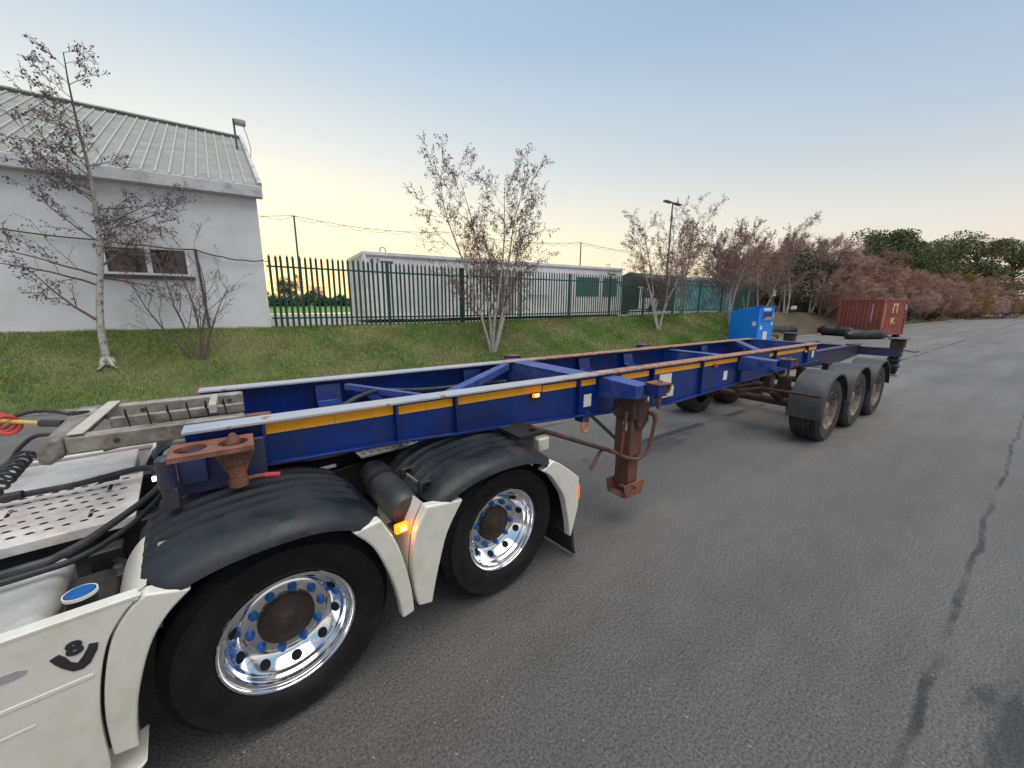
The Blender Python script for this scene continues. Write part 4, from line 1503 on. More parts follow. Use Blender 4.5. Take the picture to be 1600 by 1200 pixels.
def make_wheel(kind):
    """wheel Empty: rim lip plane at y=0 facing -y, wheel centre at the origin"""
    wobj = empty('wheel')
    if kind == 'alloy':
        mb = MB()
        mb.lathe([(.303, .014), (.3045, -.004), (.301, -.010), (.293, -.010), (.288, -.004), (.2865, .010), (.279, .014), (.2725, .013), (.270, .020), (.266, .036), (.2585, .042), (.2555, .054), (.249, .066), (.236, .084), (.220, .106), (.206, .120), (.196, .124), (.187, .119), (.176, .118), (.150, .119), (.128, .120), (.128, .17)], (0, 0, 0), 96, 'y')
        rim = mb.build('rim', MT['chrome'], wobj, angle=50)
        hm = None
        for k in range(10):
            t_ = 2 * math.pi * (k + .5) / 10
            rr, hh = .2300, .0925
            n_ = Vector((-.81 * math.cos(t_), -.59, -.81 * math.sin(t_))).normalized()
            if hm is None:
                m2 = MB()
                m2.lathe([(0, -.001), (.0215, -.001), (.0225, .0), (.0255, .001), (.0265, .006)], (0, 0, 0), 20, 'y')
                hm = m2.build('vent_hole_shade', MT['hole'], wobj)  # black disc on the closed rim, painted for the shade in a vent
                o = hm
            else:
                o = hm.copy()
                COL.objects.link(o)
            o.location = Vector((rr * math.cos(t_), hh, rr * math.sin(t_))) + n_ * .0035
            o.rotation_euler = n_.to_track_quat('-Y', 'Z').to_euler()
        nm = None
        for k in range(10):
            t_ = 2 * math.pi * k / 10
            if nm is None:
                m2 = MB()
                m2.lathe([(0, -.030), (.013, -.030), (.0165, -.024), (.0175, -.008), (.021, -.006), (.022, .0)], (0, 0, 0), 14, 'y')
                nm = m2.build('nut_cap', MT['bluecap'], wobj)
                o = nm
            else:
                o = nm.copy()
                COL.objects.link(o)
            o.location = (.1625 * math.cos(t_), .119, .1625 * math.sin(t_))
        m2 = MB()
        m2.lathe([(.130, .125), (.128, .098), (.120, .088), (.098, .082), (.070, .072), (.055, .052), (.030, .044), (0, .042)], (0, 0, 0), 40, 'y')
        m2.build('hub', MT['hub'], wobj)
        m2 = MB()
        tyre_mesh(m2, .30, .497, .304)
        m2.build('tyre', MT['rubber'], wobj)
    else:
        mb = MB()
        mb.lathe([(.300, .02), (.302, .0), (.296, -.006), (.286, .0), (.278, .02), (.268, .05), (.258, .09), (.245, .115), (.215, .12), (.19, .11), (.165, .105), (.14, .10), (.135, .06), (.12, .04), (.07, .03), (0, .028)], (0, 0, 0), 48, 'y')
        mb.build('rim', MT['rimsteel'], wobj, angle=50)
        nm = None
        for k in range(10):
            t_ = 2 * math.pi * k / 10
            if nm is None:
                m2 = MB()
                m2.lathe([(0, -.035), (.012, -.035), (.016, -.028), (.016, .0)], (0, 0, 0), 6, 'y')
                nm = m2.build('wheel_nut', MT['rust'], wobj)
                o = nm
            else:
                o = nm.copy()
                COL.objects.link(o)
            o.location = (.1675 * math.cos(t_), .105, .1675 * math.sin(t_))
        m2 = MB()
        tyre_mesh(m2, .385, .497, .302, bulge=.02)
        m2.build('tyre', MT['rubber_grey'], wobj)
    return wobj


# ------------------------------------------------------------------ container trailer
OTR = (0.0, 3.036, 0.0)
TR = empty('container_trailer', OTR)
tag(TR, 'long blue skeletal container trailer with amber reflective strips and three axles', 'trailer')
YC = 3.036
BOT = [(-.28, 1.250), (0.0, 1.190), (.78, 1.168), (1.6, 1.12), (2.44, 1.072), (2.75, 1.045), (3.97, .975), (5.5, 1.035), (7.05, 1.095), (8.55, 1.125)]
ZT = 1.447


def zbot(x):
    for (a_, b_) in zip(BOT[:-1], BOT[1:]):
        if x <= b_[0]:
            t_ = (x - a_[0]) / (b_[0] - a_[0])
            return a_[1] + t_ * (b_[1] - a_[1])
    return BOT[-1][1]


def flange_mat():
    m = mat('worn_sky_paled_flange', (0.34, 0.38, 0.47), .42, var=.12, vs=5, bump=.08, dirt=((.42, .40, .38), .45, 3))  # pale blue-grey base paints in the sky's reflection; the rust is real wear
    N, L = m.node_tree.nodes, m.node_tree.links
    b = N['Principled BSDF']
    cur = b.inputs['Base Color'].links[0].from_socket
    tc = N.new('ShaderNodeTexCoord')
    sx = N.new('ShaderNodeSeparateXYZ')
    L.new(tc.outputs['Object'], sx.inputs[0])
    n = N.new('ShaderNodeTexNoise')
    n.inputs['Scale'].default_value = 7
    n.inputs['Detail'].default_value = 8
    L.new(tc.outputs['Object'], n.inputs['Vector'])
    ad = N.new('ShaderNodeMath')
    ad.operation = 'MULTIPLY_ADD'
    L.new(n.outputs['Fac'], ad.inputs[0])
    ad.inputs[1].default_value = 3.0
    L.new(sx.outputs['X'], ad.inputs[2])
    mr = N.new('ShaderNodeMapRange')
    mr.inputs['From Min'].default_value = 3.6
    mr.inputs['From Max'].default_value = 4.6
    L.new(ad.outputs[0], mr.inputs['Value'])
    n2 = N.new('ShaderNodeTexNoise')
    n2.inputs['Scale'].default_value = 22
    n2.inputs['Detail'].default_value = 6
    L.new(tc.outputs['Object'], n2.inputs['Vector'])
    cr = N.new('ShaderNodeValToRGB')
    cr.color_ramp.elements[0].position = .35
    cr.color_ramp.elements[0].color = (.20, .085, .05, 1)
    cr.color_ramp.elements[1].position = .7
    cr.color_ramp.elements[1].color = (.50, .29, .19, 1)
    L.new(n2.outputs['Fac'], cr.inputs['Fac'])
    mx = N.new('ShaderNodeMix')
    mx.data_type = 'RGBA'
    L.new(mr.outputs[0], mx.inputs['Factor'])
    L.new(cur, mx.inputs['A'])
    L.new(cr.outputs['Color'], mx.inputs['B'])
    # rust nicks further forward
    n4 = N.new('ShaderNodeTexNoise')
    n4.inputs['Scale'].default_value = 5
    n4.inputs['Detail'].default_value = 9
    n4.inputs['Roughness'].default_value = .75
    L.new(tc.outputs['Object'], n4.inputs['Vector'])
    r4 = N.new('ShaderNodeValToRGB')
    r4.color_ramp.elements[0].position = .60
    r4.color_ramp.elements[1].position = .63
    L.new(n4.outputs['Fac'], r4.inputs['Fac'])
    mx2 = N.new('ShaderNodeMix')
    mx2.data_type = 'RGBA'
    L.new(r4.outputs['Color'], mx2.inputs['Factor'])
    L.new(mx.outputs['Result'], mx2.inputs['A'])
    mx2.inputs['B'].default_value = (.28, .13, .08, 1)
    L.new(mx2.outputs['Result'], b.inputs['Base Color'])
    return m


MT['flange'] = flange_mat()


def beam(side):
    """side -1 = near beam (outer face at Y 2.41), +1 = far beam"""
    yo = YC + side * .626
    yi = yo - side * .14
    yw = yo - side * .052
    mb = MB()
    poly = [(-.28, ZT - .018)] + [(x, zbot(x) + .012) for x, _ in BOT][0:] + [(8.55, ZT - .018)]
    a_, b_ = sorted((yw, yw - side * .014))
    mb.prism(poly, 'y', a_, b_)
    for (p, q) in zip(BOT[:-1], BOT[1:]):
        mb.bar((p[0], yo - side * .07, p[1] + .004), (q[0], yo - side * .07, q[1] + .004), .14, .016)
    for x in (0.055, .797, 1.236, 2.488, 3.60, 4.6, 5.60, 6.70, 8.0):
        a2, b2 = sorted((yw - side * .0, yo - side * .004))
        mb.box(x - .007, x + .007, a2, b2, zbot(x) + .012, ZT - .018)
    bm_ = mb.build('main_beam', MT['blue'], TR, OTR, bevel=.002, seg=1)
    mb = MB()
    a_, b_ = sorted((yo, yi))
    mb.box(-.285, 8.56, a_, b_, ZT - .018, ZT)
    mb.build('top_flange', MT['flange'], bm_, OTR, bevel=.004)
    return bm_, yo, yw


nb, NYO, NYW = beam(-1)
fb, FYO, FYW = beam(1)
# reflective strips on the near web, each piece of tape its own
SEG = [(.065, .785, 1.357, 1.418), (.812, 1.222, 1.350, 1.408), (1.250, 2.062, 1.352, 1.410), (2.072, 2.474, 1.346, 1.402), (2.502, 2.73, 1.342, 1.398), (3.10, 3.56, 1.34, 1.396), (3.62, 5.54, 1.342, 1.396), (6.55, 8.50, 1.334, 1.386)]
for (x0, x1, z0, z1) in SEG:
    mb = MB()
    n_ = max(2, int((x1 - x0) / .25))
    for k in range(n_):
        xa, xb_ = x0 + (x1 - x0) * k / n_, x0 + (x1 - x0) * (k + 1) / n_
        mb.box(xa, xb_ - .002, NYW - .0045, NYW - .0015, z0, z1)
    mb.build('reflective_strip', MT['yellow'], nb, OTR, smooth=False)


def marker(x, z, parent, lens, hot=None):
    mb = MB().box(x - .045, x + .045, NYW - .018, NYW - .002, z - .022, z + .022)
    o = mb.build('marker_lamp', MT['rust_dark'], parent, OTR, bevel=.005)
    m2 = MB().box(x - .036, x + .036, NYW - .034, NYW - .018, z - .016, z + .016)
    m2.build('lens', lens, parent, OTR, bevel=.006)
    if hot:
        MB().box(x - .012, x + .016, NYW - .0365, NYW - .033, z - .009, z + .009).build('bulb', hot, parent, OTR, bevel=.002)


marker(1.985, 1.333, nb, MT['amberglow'], MT['amberhot'])
marker(4.93, 1.330, nb, MT['redlens'])
marker(7.95, 1.328, nb, MT['letter_yellow'])
for (x, z) in ((2.63, 1.195), (5.25, 1.175), (8.38, 1.255)):
    MB().box(x - .05, x + .05, NYW - .004, NYW - .001, z - .06, z + .06).build('reflector', MT['white_plain'], nb, OTR, smooth=False)
# number plate and document holder
plate = MB().box(3.02, 3.66, NYW - .010, NYW - .002, 1.005, 1.135).build('number_plate', MT['white_plain'], TR, OTR, bevel=.003)
tp_ = text_obj('lettering', 'ZV 0756', .125, MT['black'], plate, Matrix.Translation((3.33 - OTR[0], NYW - .0115 - OTR[1], 1.068)) @ Matrix.Rotation(R(90), 4, 'X'), depth=.0005, bold=.003, sx=1.05)
DB = MB().box(3.72, 4.0, NYW - .045, NYW - .002, 1.06, 1.20).build('document_holder', MT['galv'], TR, OTR, bevel=.012)
MB().box(3.74, 3.98, NYW - .049, NYW - .045, 1.075, 1.185).build('paper', mat('yellowed_paper', (.62, .58, .44), .5, var=.2, vs=25), DB, OTR, smooth=False)
for (x0, x1, z0, z1) in ((3.75, 3.84, 1.145, 1.18), (3.75, 3.83, 1.115, 1.122), (3.76, 3.88, 1.09, 1.10), (3.75, 3.80, 1.128, 1.135)):
    MB().box(x0, x1, NYW - .0505, NYW - .049, z0, z1).build('print_block', MT['emblem'], DB, OTR, smooth=False)
MB().box(3.76, 3.99, NYW - .006, NYW - .0015, 1.20, 1.33).build('notice_plate', MT['white_plain'], TR, OTR, smooth=False)


def cross(x, w_, z0, z1, m, y0=None, y1=None, name='cross_member'):
    mb = MB()
    y0 = NYO + .06 if y0 is None else y0
    y1 = FYO - .06 if y1 is None else y1
    mb.box(x - w_ / 2, x + w_ / 2, y0, y1, z1 - .014, z1)
    mb.box(x - w_ / 2 + .01, x - w_ / 2 + .024, y0, y1, z0, z1 - .014)
    mb.box(x + w_ / 2 - .024, x + w_ / 2 - .01, y0, y1, z0, z1 - .014)
    mb.box(x - w_ / 2, x + w_ / 2, y0, y1, z0 - .014, z0)
    return mb.build(name, m, TR, OTR, bevel=.003, seg=1)


MT['blue_top'] = mat('sky_paled_blue', (.014, .052, .27), .38, var=.15, vs=4, bump=.05, dirt=((.12, .15, .27), .34, 3), streak=((.03, .04, .09), .25, 8))  # trailer blue made paler, sky reflection on the tops painted into the colour
cross(2.62, .24, 1.22, 1.444, MT['blue_top'])
cross(5.62, .16, 1.20, 1.40, MT['blue_top'])
cross(8.48, .12, 1.20, 1.443, MT['blue_top'])
cross(.90, .10, 1.16, 1.29, MT['blue'])
MB().bar((1.16, 2.50, 1.40), (2.40, 3.50, 1.40), .085, .07).build('diagonal_brace', MT['blue_top'], TR, OTR, bevel=.004)
MB().bar((.72, 3.50, 1.37), (1.22, 2.55, 1.37), .05, .05).build('diagonal_brace', MT['blue_top'], TR, OTR, bevel=.004)
MB().bar((6.45, 2.6, 1.41), (7.8, 3.5, 1.41), .12, .06).build('diagonal_brace', MT['blue_top'], TR, OTR, bevel=.004)
# gussets on the inner face of the far web
for x in (.58, 2.0, 3.7, 4.6, 6.7):
    mb = MB()
    mb.prism([(3.596, 1.40), (3.596, 1.20), (3.40, 1.20), (3.40, 1.225), (3.52, 1.26), (3.555, 1.40)], 'x', x - .10, x + .10)
    mb.build('gusset', MT['blue'], TR, OTR, bevel=.006)
# inner ledge channel
mb = MB()
mb.box(-.1, 2.45, 3.26, 3.36, 1.235, 1.25)
mb.box(-.1, 2.45, 3.345, 3.36, 1.12, 1.235)
mb.build('inner_channel', MT['blue_top'], TR, OTR, bevel=.002)
mb = MB()
mb.box(-.1, 2.45, 2.70, 2.80, 1.235, 1.25)
mb.box(-.1, 2.45, 2.70, 2.715, 1.12, 1.235)
mb.build('inner_channel', MT['blue_top'], TR, OTR, bevel=.002)
mb = MB()
mb.box(-.1, 2.3, 2.80, 3.26, 1.10, 1.118)
mb.build('rubbing_plate', MT['rust_dark'], TR, OTR)
# black air hoses lying in the frame
for pts_ in ([(-.25, 3.05, 1.27), (.1, 2.95, 1.30), (.45, 2.85, 1.33), (.7, 3.0, 1.38), (.95, 3.2, 1.36), (1.4, 3.3, 1.30), (2.3, 3.35, 1.27)], [(-.3, 3.25, 1.28), (.1, 3.15, 1.27), (.5, 2.75, 1.25), (.9, 2.62, 1.24)]):
    P_ = [Vector(p) for p in pts_]
    sm = []
    for i in range(len(P_) - 1):
        p0, p1, p2, p3 = P_[max(0, i - 1)], P_[i], P_[i + 1], P_[min(len(P_) - 1, i + 2)]
        for k in range(6):
            t_ = k / 6
            sm.append(.5 * ((2 * p1) + (p2 - p0) * t_ + (2 * p0 - 5 * p1 + 4 * p2 - p3) * t_ ** 2 + (3 * p1 - p0 - 3 * p2 + p3) * t_ ** 3))
    sm.append(P_[-1])
    MB().tube(sm, .018, 8).build('air_hose', MT['hose'], TR, OTR)

# side outriggers with twist locks (near and far, mid and rear-mid)
def outrigger(x, side, wid=.20):
    y0 = YC + side * .58
    y1 = YC + side * 1.02
    mb = MB()
    prof_ = [(y0, 1.205), (y1, 1.275), (y1, 1.395), (y0, 1.412)]
    mb.prism(prof_, 'x', x - wid / 2, x + wid / 2)
    o = mb.build('outrigger', MT['blue_top'], TR, OTR, bevel=.006)
    ye = YC + side * 1.12
    m2 = MB()
    a_, b_ = sorted((y1 + side * .002, ye + side * .06))
    m2.box(x - .005, x + .17, a_, b_, 1.408, 1.424)
    m2.prism([(x + .16, 1.408), (x + .175, 1.408), (x + .165, 1.36), (x + .135, 1.33), (x + .125, 1.335), (x + .15, 1.37)], 'y', a_, b_)
    m2.build('lock_bracket', MT['rust'], o, OTR, bevel=.005)
    MB().box(x + .0, x + .12, a_ + .012, b_ - .012, 1.315, 1.406).build('end_block', MT['blue'], o, OTR, bevel=.005)
    m3 = MB()
    m3.tube([(x + .09, ye, 1.318), (x + .09, ye, 1.25), (x + .09, ye, 1.19)], [.022, .018, .018], 12)
    m3.tube([(x + .09, ye, 1.424), (x + .09, ye, 1.445)], [.03, .014], 12)
    m3.build('twist_lock', MT['rust'], o, OTR)
    return o


for x in (2.86, 5.66):
    for s_ in (-1, 1):
        outrigger(x, s_)

# front bolster: twist lock plates with two holes
def ring_plate(x0, x1, y0, y1, z0, z1, holes):
    """flat plate with true round holes: strip quads around each hole"""
    mb = MB()
    hs = sorted(holes)
    edges = [x0] + [(hs[i][0] + hs[i + 1][0]) / 2 for i in range(len(hs) - 1)] + [x1]
    for k, (hx, hy, hr) in enumerate(hs):
        xa, xb_ = edges[k], edges[k + 1]
        n = 32
        ring, outer = [], []
        for i in range(n):
            t_ = 2 * math.pi * i / n
            c_, s_ = math.cos(t_), math.sin(t_)
            ring.append((hx + hr * c_, hy + hr * s_))
            sc = min(((xb_ - hx) / c_) if c_ > 1e-6 else 1e9, ((xa - hx) / c_) if c_ < -1e-6 else 1e9, ((y1 - hy) / s_) if s_ > 1e-6 else 1e9, ((y0 - hy) / s_) if s_ < -1e-6 else 1e9)
            outer.append((hx + sc * c_, hy + sc * s_))
        for z, flip in ((z1, False), (z0, True)):
            for i in range(n):
                j = (i + 1) % n
                q = [(*ring[i], z), (*outer[i], z), (*outer[j], z), (*ring[j], z)]
                mb.face(q[::-1] if flip else q)
            for (cx, cy) in ((xa, y0), (xa, y1), (xb_, y0), (xb_, y1)):
                # corner triangles
                best = sorted(range(n), key=lambda i: (outer[i][0] - cx) ** 2 + (outer[i][1] - cy) ** 2)
                i = best[0]
                for j in ((i + 1) % n, (i - 1) % n):
                    mb.face([(*outer[i], z), (cx, cy, z), (*outer[j], z)])
        for i in range(n):
            j = (i + 1) % n
            mb.face([(*ring[i], z1), (*ring[j], z1), (*ring[j], z0), (*ring[i], z0)])
    mb.box(x0, x1, y0, y0 + .001, z0, z1)
    mb.box(x0, x1, y1 - .001, y1, z0, z1)
    mb.box(x0, x0 + .001, y0, y1, z0, z1)
    mb.box(x1 - .001, x1, y0, y1, z0, z1)
    return mb


for side in (-1, 1):
    ya, yb_ = sorted((YC + side * .642, YC + side * .86))
    fp = empty('front_bolster', (0, 0, 0))
    fp.parent = TR
    ym = (ya + yb_) / 2
    pl_ = ring_plate(-.325, .005, ya, yb_, 1.372, 1.395, [(-.245, ym, .062), (-.08, ym, .062)])
    pl_.build('lock_plate', MT['rust'], fp, OTR, smooth=False)
    mb = MB()
    mb.prism([(-.16, 1.371), (0.0, 1.371), (0.0, 1.33), (-.04, 1.24), (-.12, 1.24), (-.16, 1.33)], 'y', ym - .012, ym + .012)
    mb.tube([(-.08, ym, 1.37), (-.08, ym, 1.29)], .055, 16)
    mb.tube([(-.08, ym, 1.29), (-.08, ym, 1.19)], .038, 16)
    mb.tube([(-.08, ym, 1.20), (-.08, ym, 1.165)], .044, 16)
    mb.tube([(-.08, ym, 1.37), (-.08, ym, 1.41), (-.08, ym, 1.44)], [.03, .03, .012], 12)
    mb.build('twist_lock', MT['rust'], fp, OTR)
    mb = MB()
    mb.tube([(-.045, ym, 1.19), (.0, ym + side * .01, 1.195), (.03, ym + side * .01, 1.192)], .011, 8)
    mb.build('lock_lever', MT['rust'], fp, OTR)
    MB().tube([(.03, ym + side * .01, 1.192), (.10, ym + side * .02, 1.183)], .014, 8).build('lever_grip', mat('red_grip' + str(side), (.45, .03, .06), .45, var=.1), fp, OTR)
    # blue box behind the plate and corner post with position lamp
    mb = MB()
    yq0, yq1 = sorted((YC + side * .63, YC + side * .66))
    mb.box(-.32, .05, yq0, yq1, 1.13, 1.368)
    mb.box(-.30, -.20, *sorted((YC + side * .66, YC + side * .70)), 1.20, 1.371)
    mb.build('bolster_web', MT['blue_dirty'], fp, OTR, bevel=.004)
    mb = MB()
    mb.tube([(-.345, ym, 1.225), (-.345, ym, 1.365), (-.345, ym, 1.378)], [.036, .036, .024], 16)
    mb.build('corner_post', MT['blue_dirty'], fp, OTR)
    MB().box(-.37, -.31, ym - .03, ym + .03, 1.12, 1.225).build('post_bracket', MT['tank'], fp, OTR, bevel=.006)
    mb = MB()
    mb.tube([(-.40, ym + .03, 1.27), (-.388, ym + .03, 1.27)], .012, 10)
    mb.build('position_lamp', MT['whiteglow'], fp, OTR)

# sliding neck frame in bare galvanised steel
NK = empty('neck_frame', (0, 0, 0))
NK.parent = TR
y_n, y_f, zt, zb_ = 2.605, 3.36, 1.45, 1.36
for (ya, yb_) in ((y_n, y_n + .07), (y_f - .07, y_f)):
    MB().box(-.725, -.02, ya, yb_, zb_, zt).build('side_rail', MT['galv'], NK, OTR, bevel=.012)
mb = MB()
poly = [(-.727, zt + .004)]
for k in range(9):
    a_ = math.pi / 2 + math.pi / 2 * k / 8
    poly.append((-.770 + .068 * math.cos(a_), zt + .004 - .075 + .075 * math.sin(a_)))
poly += [(-.838, zb_ - .03), (-.80, zb_ - .035), (-.727, zb_)]
mb.prism(poly, 'y', y_n - .004, y_f + .004)
mb.v = [(p[0] - (.055 * (p[1] - y_n) / .75 if p[0] < -.75 else 0) + .02 * (p[0] < -.75), p[1], p[2]) for p in mb.v]
mb.build('nose_plate', MT['galv'], NK, OTR, bevel=.02, seg=3)
mb = MB()
mb.lathe([(0, 0), (.040, 0), (.044, .003)], (-.79, 3.14, zt + .006), 24, 'z')
mb.build('nose_hole_shade', MT['hole'], NK, OTR)
MB().box(-.712, -.655, y_n + .0, y_f - .0, zt + .006, zt + .016).build('flat_bar', mat('cream_flat_bar', (.50, .45, .38), .6, var=.12, vs=9), NK, OTR, bevel=.003)
MB().box(-.65, -.02, 3.02, 3.06, zb_ + .01, zt - .02).build('centre_rail', MT['galv'], NK, OTR, bevel=.006)
MB().box(-.20, -.16, 2.95, y_f - .07, zt - .05, zt + .012).build('cross_bar', MT['galv_pale'], NK, OTR, bevel=.006)
MB().box(-.30, .12, 2.90, 2.96, 1.30, 1.37).build('slide_tube', MT['rust'], NK, OTR, bevel=.008)
for k in range(6):
    a_ = k * .09
    mb = MB()
    mb.tube([(-.58 + a_, 3.02 + .02 * (k % 2), zt - .02), (-.575 + a_, 2.99, zt + .03), (-.565 + a_, 3.0, zb_)], .004, 5)
    mb.build('cable_tie', MT['black'], NK, OTR)
mb = MB()
mb.tube([(-.66, 2.85, 1.30), (-.5, 2.9, 1.31), (-.35, 2.98, 1.33), (-.2, 2.95, 1.29)], .013, 6)
mb.tube([(-.6, 3.2, 1.30), (-.4, 3.22, 1.32), (-.1, 3.1, 1.29)], .013, 6)
mb.build('air_hose', MT['hose'], NK, OTR)
MB().bar((-.34, 2.44, 1.17), (-.24, 2.40, 1.375), .035, .012).build('brace_strap', mat('pale_strap', (.45, .36, .25), .7, var=.2), NK, OTR)
mb = MB()
mb.box(-.36, -.29, 2.42, 2.9, 1.10, 1.33)
mb.build('end_plate', MT['galv'], NK, OTR, bevel=.004)
for yb_ in (y_n - .006, y_f - .076):
    for x in (-.55, -.1):
        MB().tube([(x, yb_, 1.405), (x, yb_ + .008, 1.405)], .012, 8).build('bolt', MT['rust_dark'], NK, OTR)

# landing legs
def landing_leg(side):
    LG = empty('landing_leg', (0, 0, 0))
    LG.parent = TR
    yc = YC + side * .86
    def Yv(d):
        return yc - side * d          # d>0 towards the trailer centre
    mb = MB()
    ya, yb_ = sorted((Yv(-.095), Yv(.095)))
    mb.box(2.82, 2.99, ya, yb_, .70, 1.26)
    mb.build('outer_tube', MT['leg_red'], LG, OTR, bevel=.012)
    mb = MB()
    mb.box(2.805, 3.005, *sorted((Yv(-.115), Yv(.115))), 1.06, 1.262)
    mb.prism([(2.85, 1.24), (3.02, 1.22), (3.02, 1.04), (2.95, .96), (2.86, .98)], 'y', *sorted((Yv(-.13), Yv(-.10))))
    mb.build('gearbox', MT['rust_dark'], LG, OTR, bevel=.012)
    mb = MB()
    mb.box(2.835, 2.975, *sorted((Yv(-.08), Yv(.08))), .40, .72)
    mb.build('inner_tube', MT['leg_red'], LG, OTR, bevel=.008)
    mb = MB()
    mb.box(2.78, 3.03, *sorted((Yv(-.11), Yv(.11))), .300, .318)
    for d in (-.11, .10):
        mb.prism([(2.78, .318), (3.03, .318), (3.06, .44), (2.75, .44)], 'y', *sorted((Yv(d), Yv(d + .012))))
    mb.tube([(2.905, Yv(-.13), .40), (2.905, Yv(.13), .40)], .018, 10)
    mb.build('foot', MT['rust'], LG, OTR, bevel=.006)
    MB().box(2.815, 2.819, *sorted((Yv(-.045), Yv(.0))), .95, 1.03).build('label', MT['white_plain'], LG, OTR, smooth=False)
    for z0, z1 in ((.94, .96),):
        mb = MB()
        mb.bar((2.62, Yv(.3), 1.10), (2.87, Yv(.08), .80), .035, .03)
        mb.build('brace', MT['tank'], LG, OTR)
    return LG, yc, Yv


lg, yc, Yv = landing_leg(-1)
landing_leg(1)
mb = MB()
hx = lambda p: p
mb.tube([(3.02, 2.04, 1.12), (3.03, 1.99, 1.10), (3.03, 1.98, 1.06)], .03, 10)
mb.tube([(3.03, 1.985, 1.07), (2.99, 2.0, .80), (2.96, 2.02, .72), (2.90, 2.05, .68), (2.80, 2.10, .70), (2.66, 2.18, .78), (2.58, 2.20, .80), (2.53, 2.20, .76), (2.43, 2.20, .64)], .017, 10)
mb.build('crank_handle', MT['leg_red'], lg, OTR)
MB().tube([(2.74, 2.12, .74), (2.75, 2.11, 1.0), (2.76, 2.10, 1.14)], .014, 8).build('crank_hook', MT['leg_red'], lg, OTR)
MB().tube([(1.75, 2.22, 1.16), (2.60, 2.19, .80), (2.70, 2.18, .76)], .02, 10).build('tie_bar', MT['rust_dark'], TR, OTR)
MB().box(1.60, 1.85, 2.15, 2.6, 1.10, 1.125).build('tie_bracket', MT['black'], TR, OTR)
# orange shackle
MB().box(2.53, 2.62, 2.41, 2.52, 1.0, 1.05).build('shackle_lug', MT['blue_dirty'], TR, OTR, bevel=.004)
mb = MB()
pts_ = [(2.545, 2.42, 1.03)] + [(2.575 - .045 * math.cos(k * math.pi / 8), 2.42, .955 - .05 * math.sin(k * math.pi / 8)) for k in range(9)] + [(2.605, 2.42, 1.03)]
mb.tube(pts_, .011, 10)
mb.build('shackle', MT['orange'], TR, OTR)

# rear section
for side in (-1, 1):
    y_ = YC + side * .40
    mb = MB()
    mb.prism([(8.0, .98), (8.0, 1.24), (12.0, 1.22), (12.0, .98), (10.5, .90)], 'y', *sorted((y_, y_ + side * .012)))
    mb.box(8.0, 12.0, *sorted((y_ - side * .06, y_ + side * .07)), 1.235, 1.252)
    mb.build('rear_beam', MT['blue_dirty'], TR, OTR, bevel=.003, seg=1)
cross(11.95, .22, 1.02, 1.19, MT['blue_dirty'], YC - 1.14, YC + 1.14, 'rear_bolster')
cross(9.9, .12, 1.0, 1.2, MT['blue_dirty'], YC - .40, YC + .40)
for side in (-1, 1):
    yc_ = YC + side * 1.06
    RB = empty('rear_corner', (0, 0, 0))
    RB.parent = TR
    mb = MB()
    mb.box(11.88, 12.12, *sorted((yc_ - side * .13, yc_ + side * .10)), 1.195, 1.385)
    mb.build('corner_casting', MT['rust_dark'], RB, OTR, bevel=.02)
    mb = MB()
    mb.box(11.84, 12.16, *sorted((yc_ - side * .17, yc_ + side * .13)), 1.385, 1.41)
    mb.build('lock_plate', MT['blue_dirty'], RB, OTR, bevel=.006)
    mb = MB()
    mb.box(11.93, 12.10, *sorted((yc_ - side * .12, yc_ + side * .05)), .62, 1.19)
    mb.build('post', MT['black'], RB, OTR, bevel=.02)
    for k, z in enumerate((.74, .88, 1.02)):
        MB().box(11.90, 12.125, *sorted((yc_ - side * .14, yc_ + side * .075)), z, z + .10).build('lamp_housing', MT['tank'], RB, OTR, bevel=.03)
    MB().tube([(12.0, yc_ + side * .08, 1.16), (12.0, yc_ + side * .26, 1.13), (12.03, yc_ + side * .33, 1.15)], .014, 6).build('lock_lever', MT['tank'], RB, OTR)
MB().tube([(12.02, YC - 1.14, .60), (12.02, YC + 1.14, .60)], .05, 14).build('underrun_bar', MT['galv_pale'], TR, OTR)
# rusty lock on the inner rear beam
MB().box(11.0, 11.35, 2.55, 2.66, 1.254, 1.29).build('lock_plate', MT['rust'], TR, OTR, bevel=.008)

# axles, wheels, mudguards
wt = make_wheel('steel')
wt.parent = TR
AX = [7.4156 + 1.3137 * k for k in range(3)]
first = True
for k, x in enumerate(AX):
    for side in (-1, 1):
        o = wt if first else copy_tree(wt, TR)
        first = False
        o.location = (x, side * 1.197, .495)
        o.rotation_euler = (0, 0.37 * k + side, 0) if side < 0 else (0, .3 * k, R(180))
for k, x in enumerate(AX):
    mb = MB()
    mb.tube([(x, YC - 1.05, .495), (x, YC + 1.05, .495)], .065, 14)
    for side in (-1, 1):
        mb.tube([(x, YC + side * .66, .495), (x, YC + side * .80, .495)], .17, 20)
    mb.build('axle', MT['rust_dark'], TR, OTR)
    for side in (-1, 1):
        mb = MB()
        mb.bar((x - .55, YC + side * .50, .80), (x + .05, YC + side * .50, .50), .09, .06)
        mb.prism([(x - .62, 1.0), (x - .45, 1.0), (x - .48, .72), (x - .58, .72)], 'y', YC + side * .50 - .05, YC + side * .50 + .05)
        mb.tube([(x + .1, YC + side * .50, .56), (x + .1, YC + side * .50, .92)], .10, 16)
        mb.build('suspension_arm', MT['rust_dark'], TR, OTR)
MB().tube([(6.2, 3.1, .85), (6.2, 3.9, .85)], .13, 16).build('air_tank', MT['rust_dark'], TR, OTR)
mb = MB()
mb.tube([(6.2, 2.7, .80), (7.0, 2.75, .72), (7.4, 2.8, .68)], .04, 8)
mb.tube([(5.6, 2.55, .95), (6.5, 2.6, .90), (7.2, 2.6, .80)], .022, 8)
mb.build('brake_pipe', MT['rust_dark'], TR, OTR)


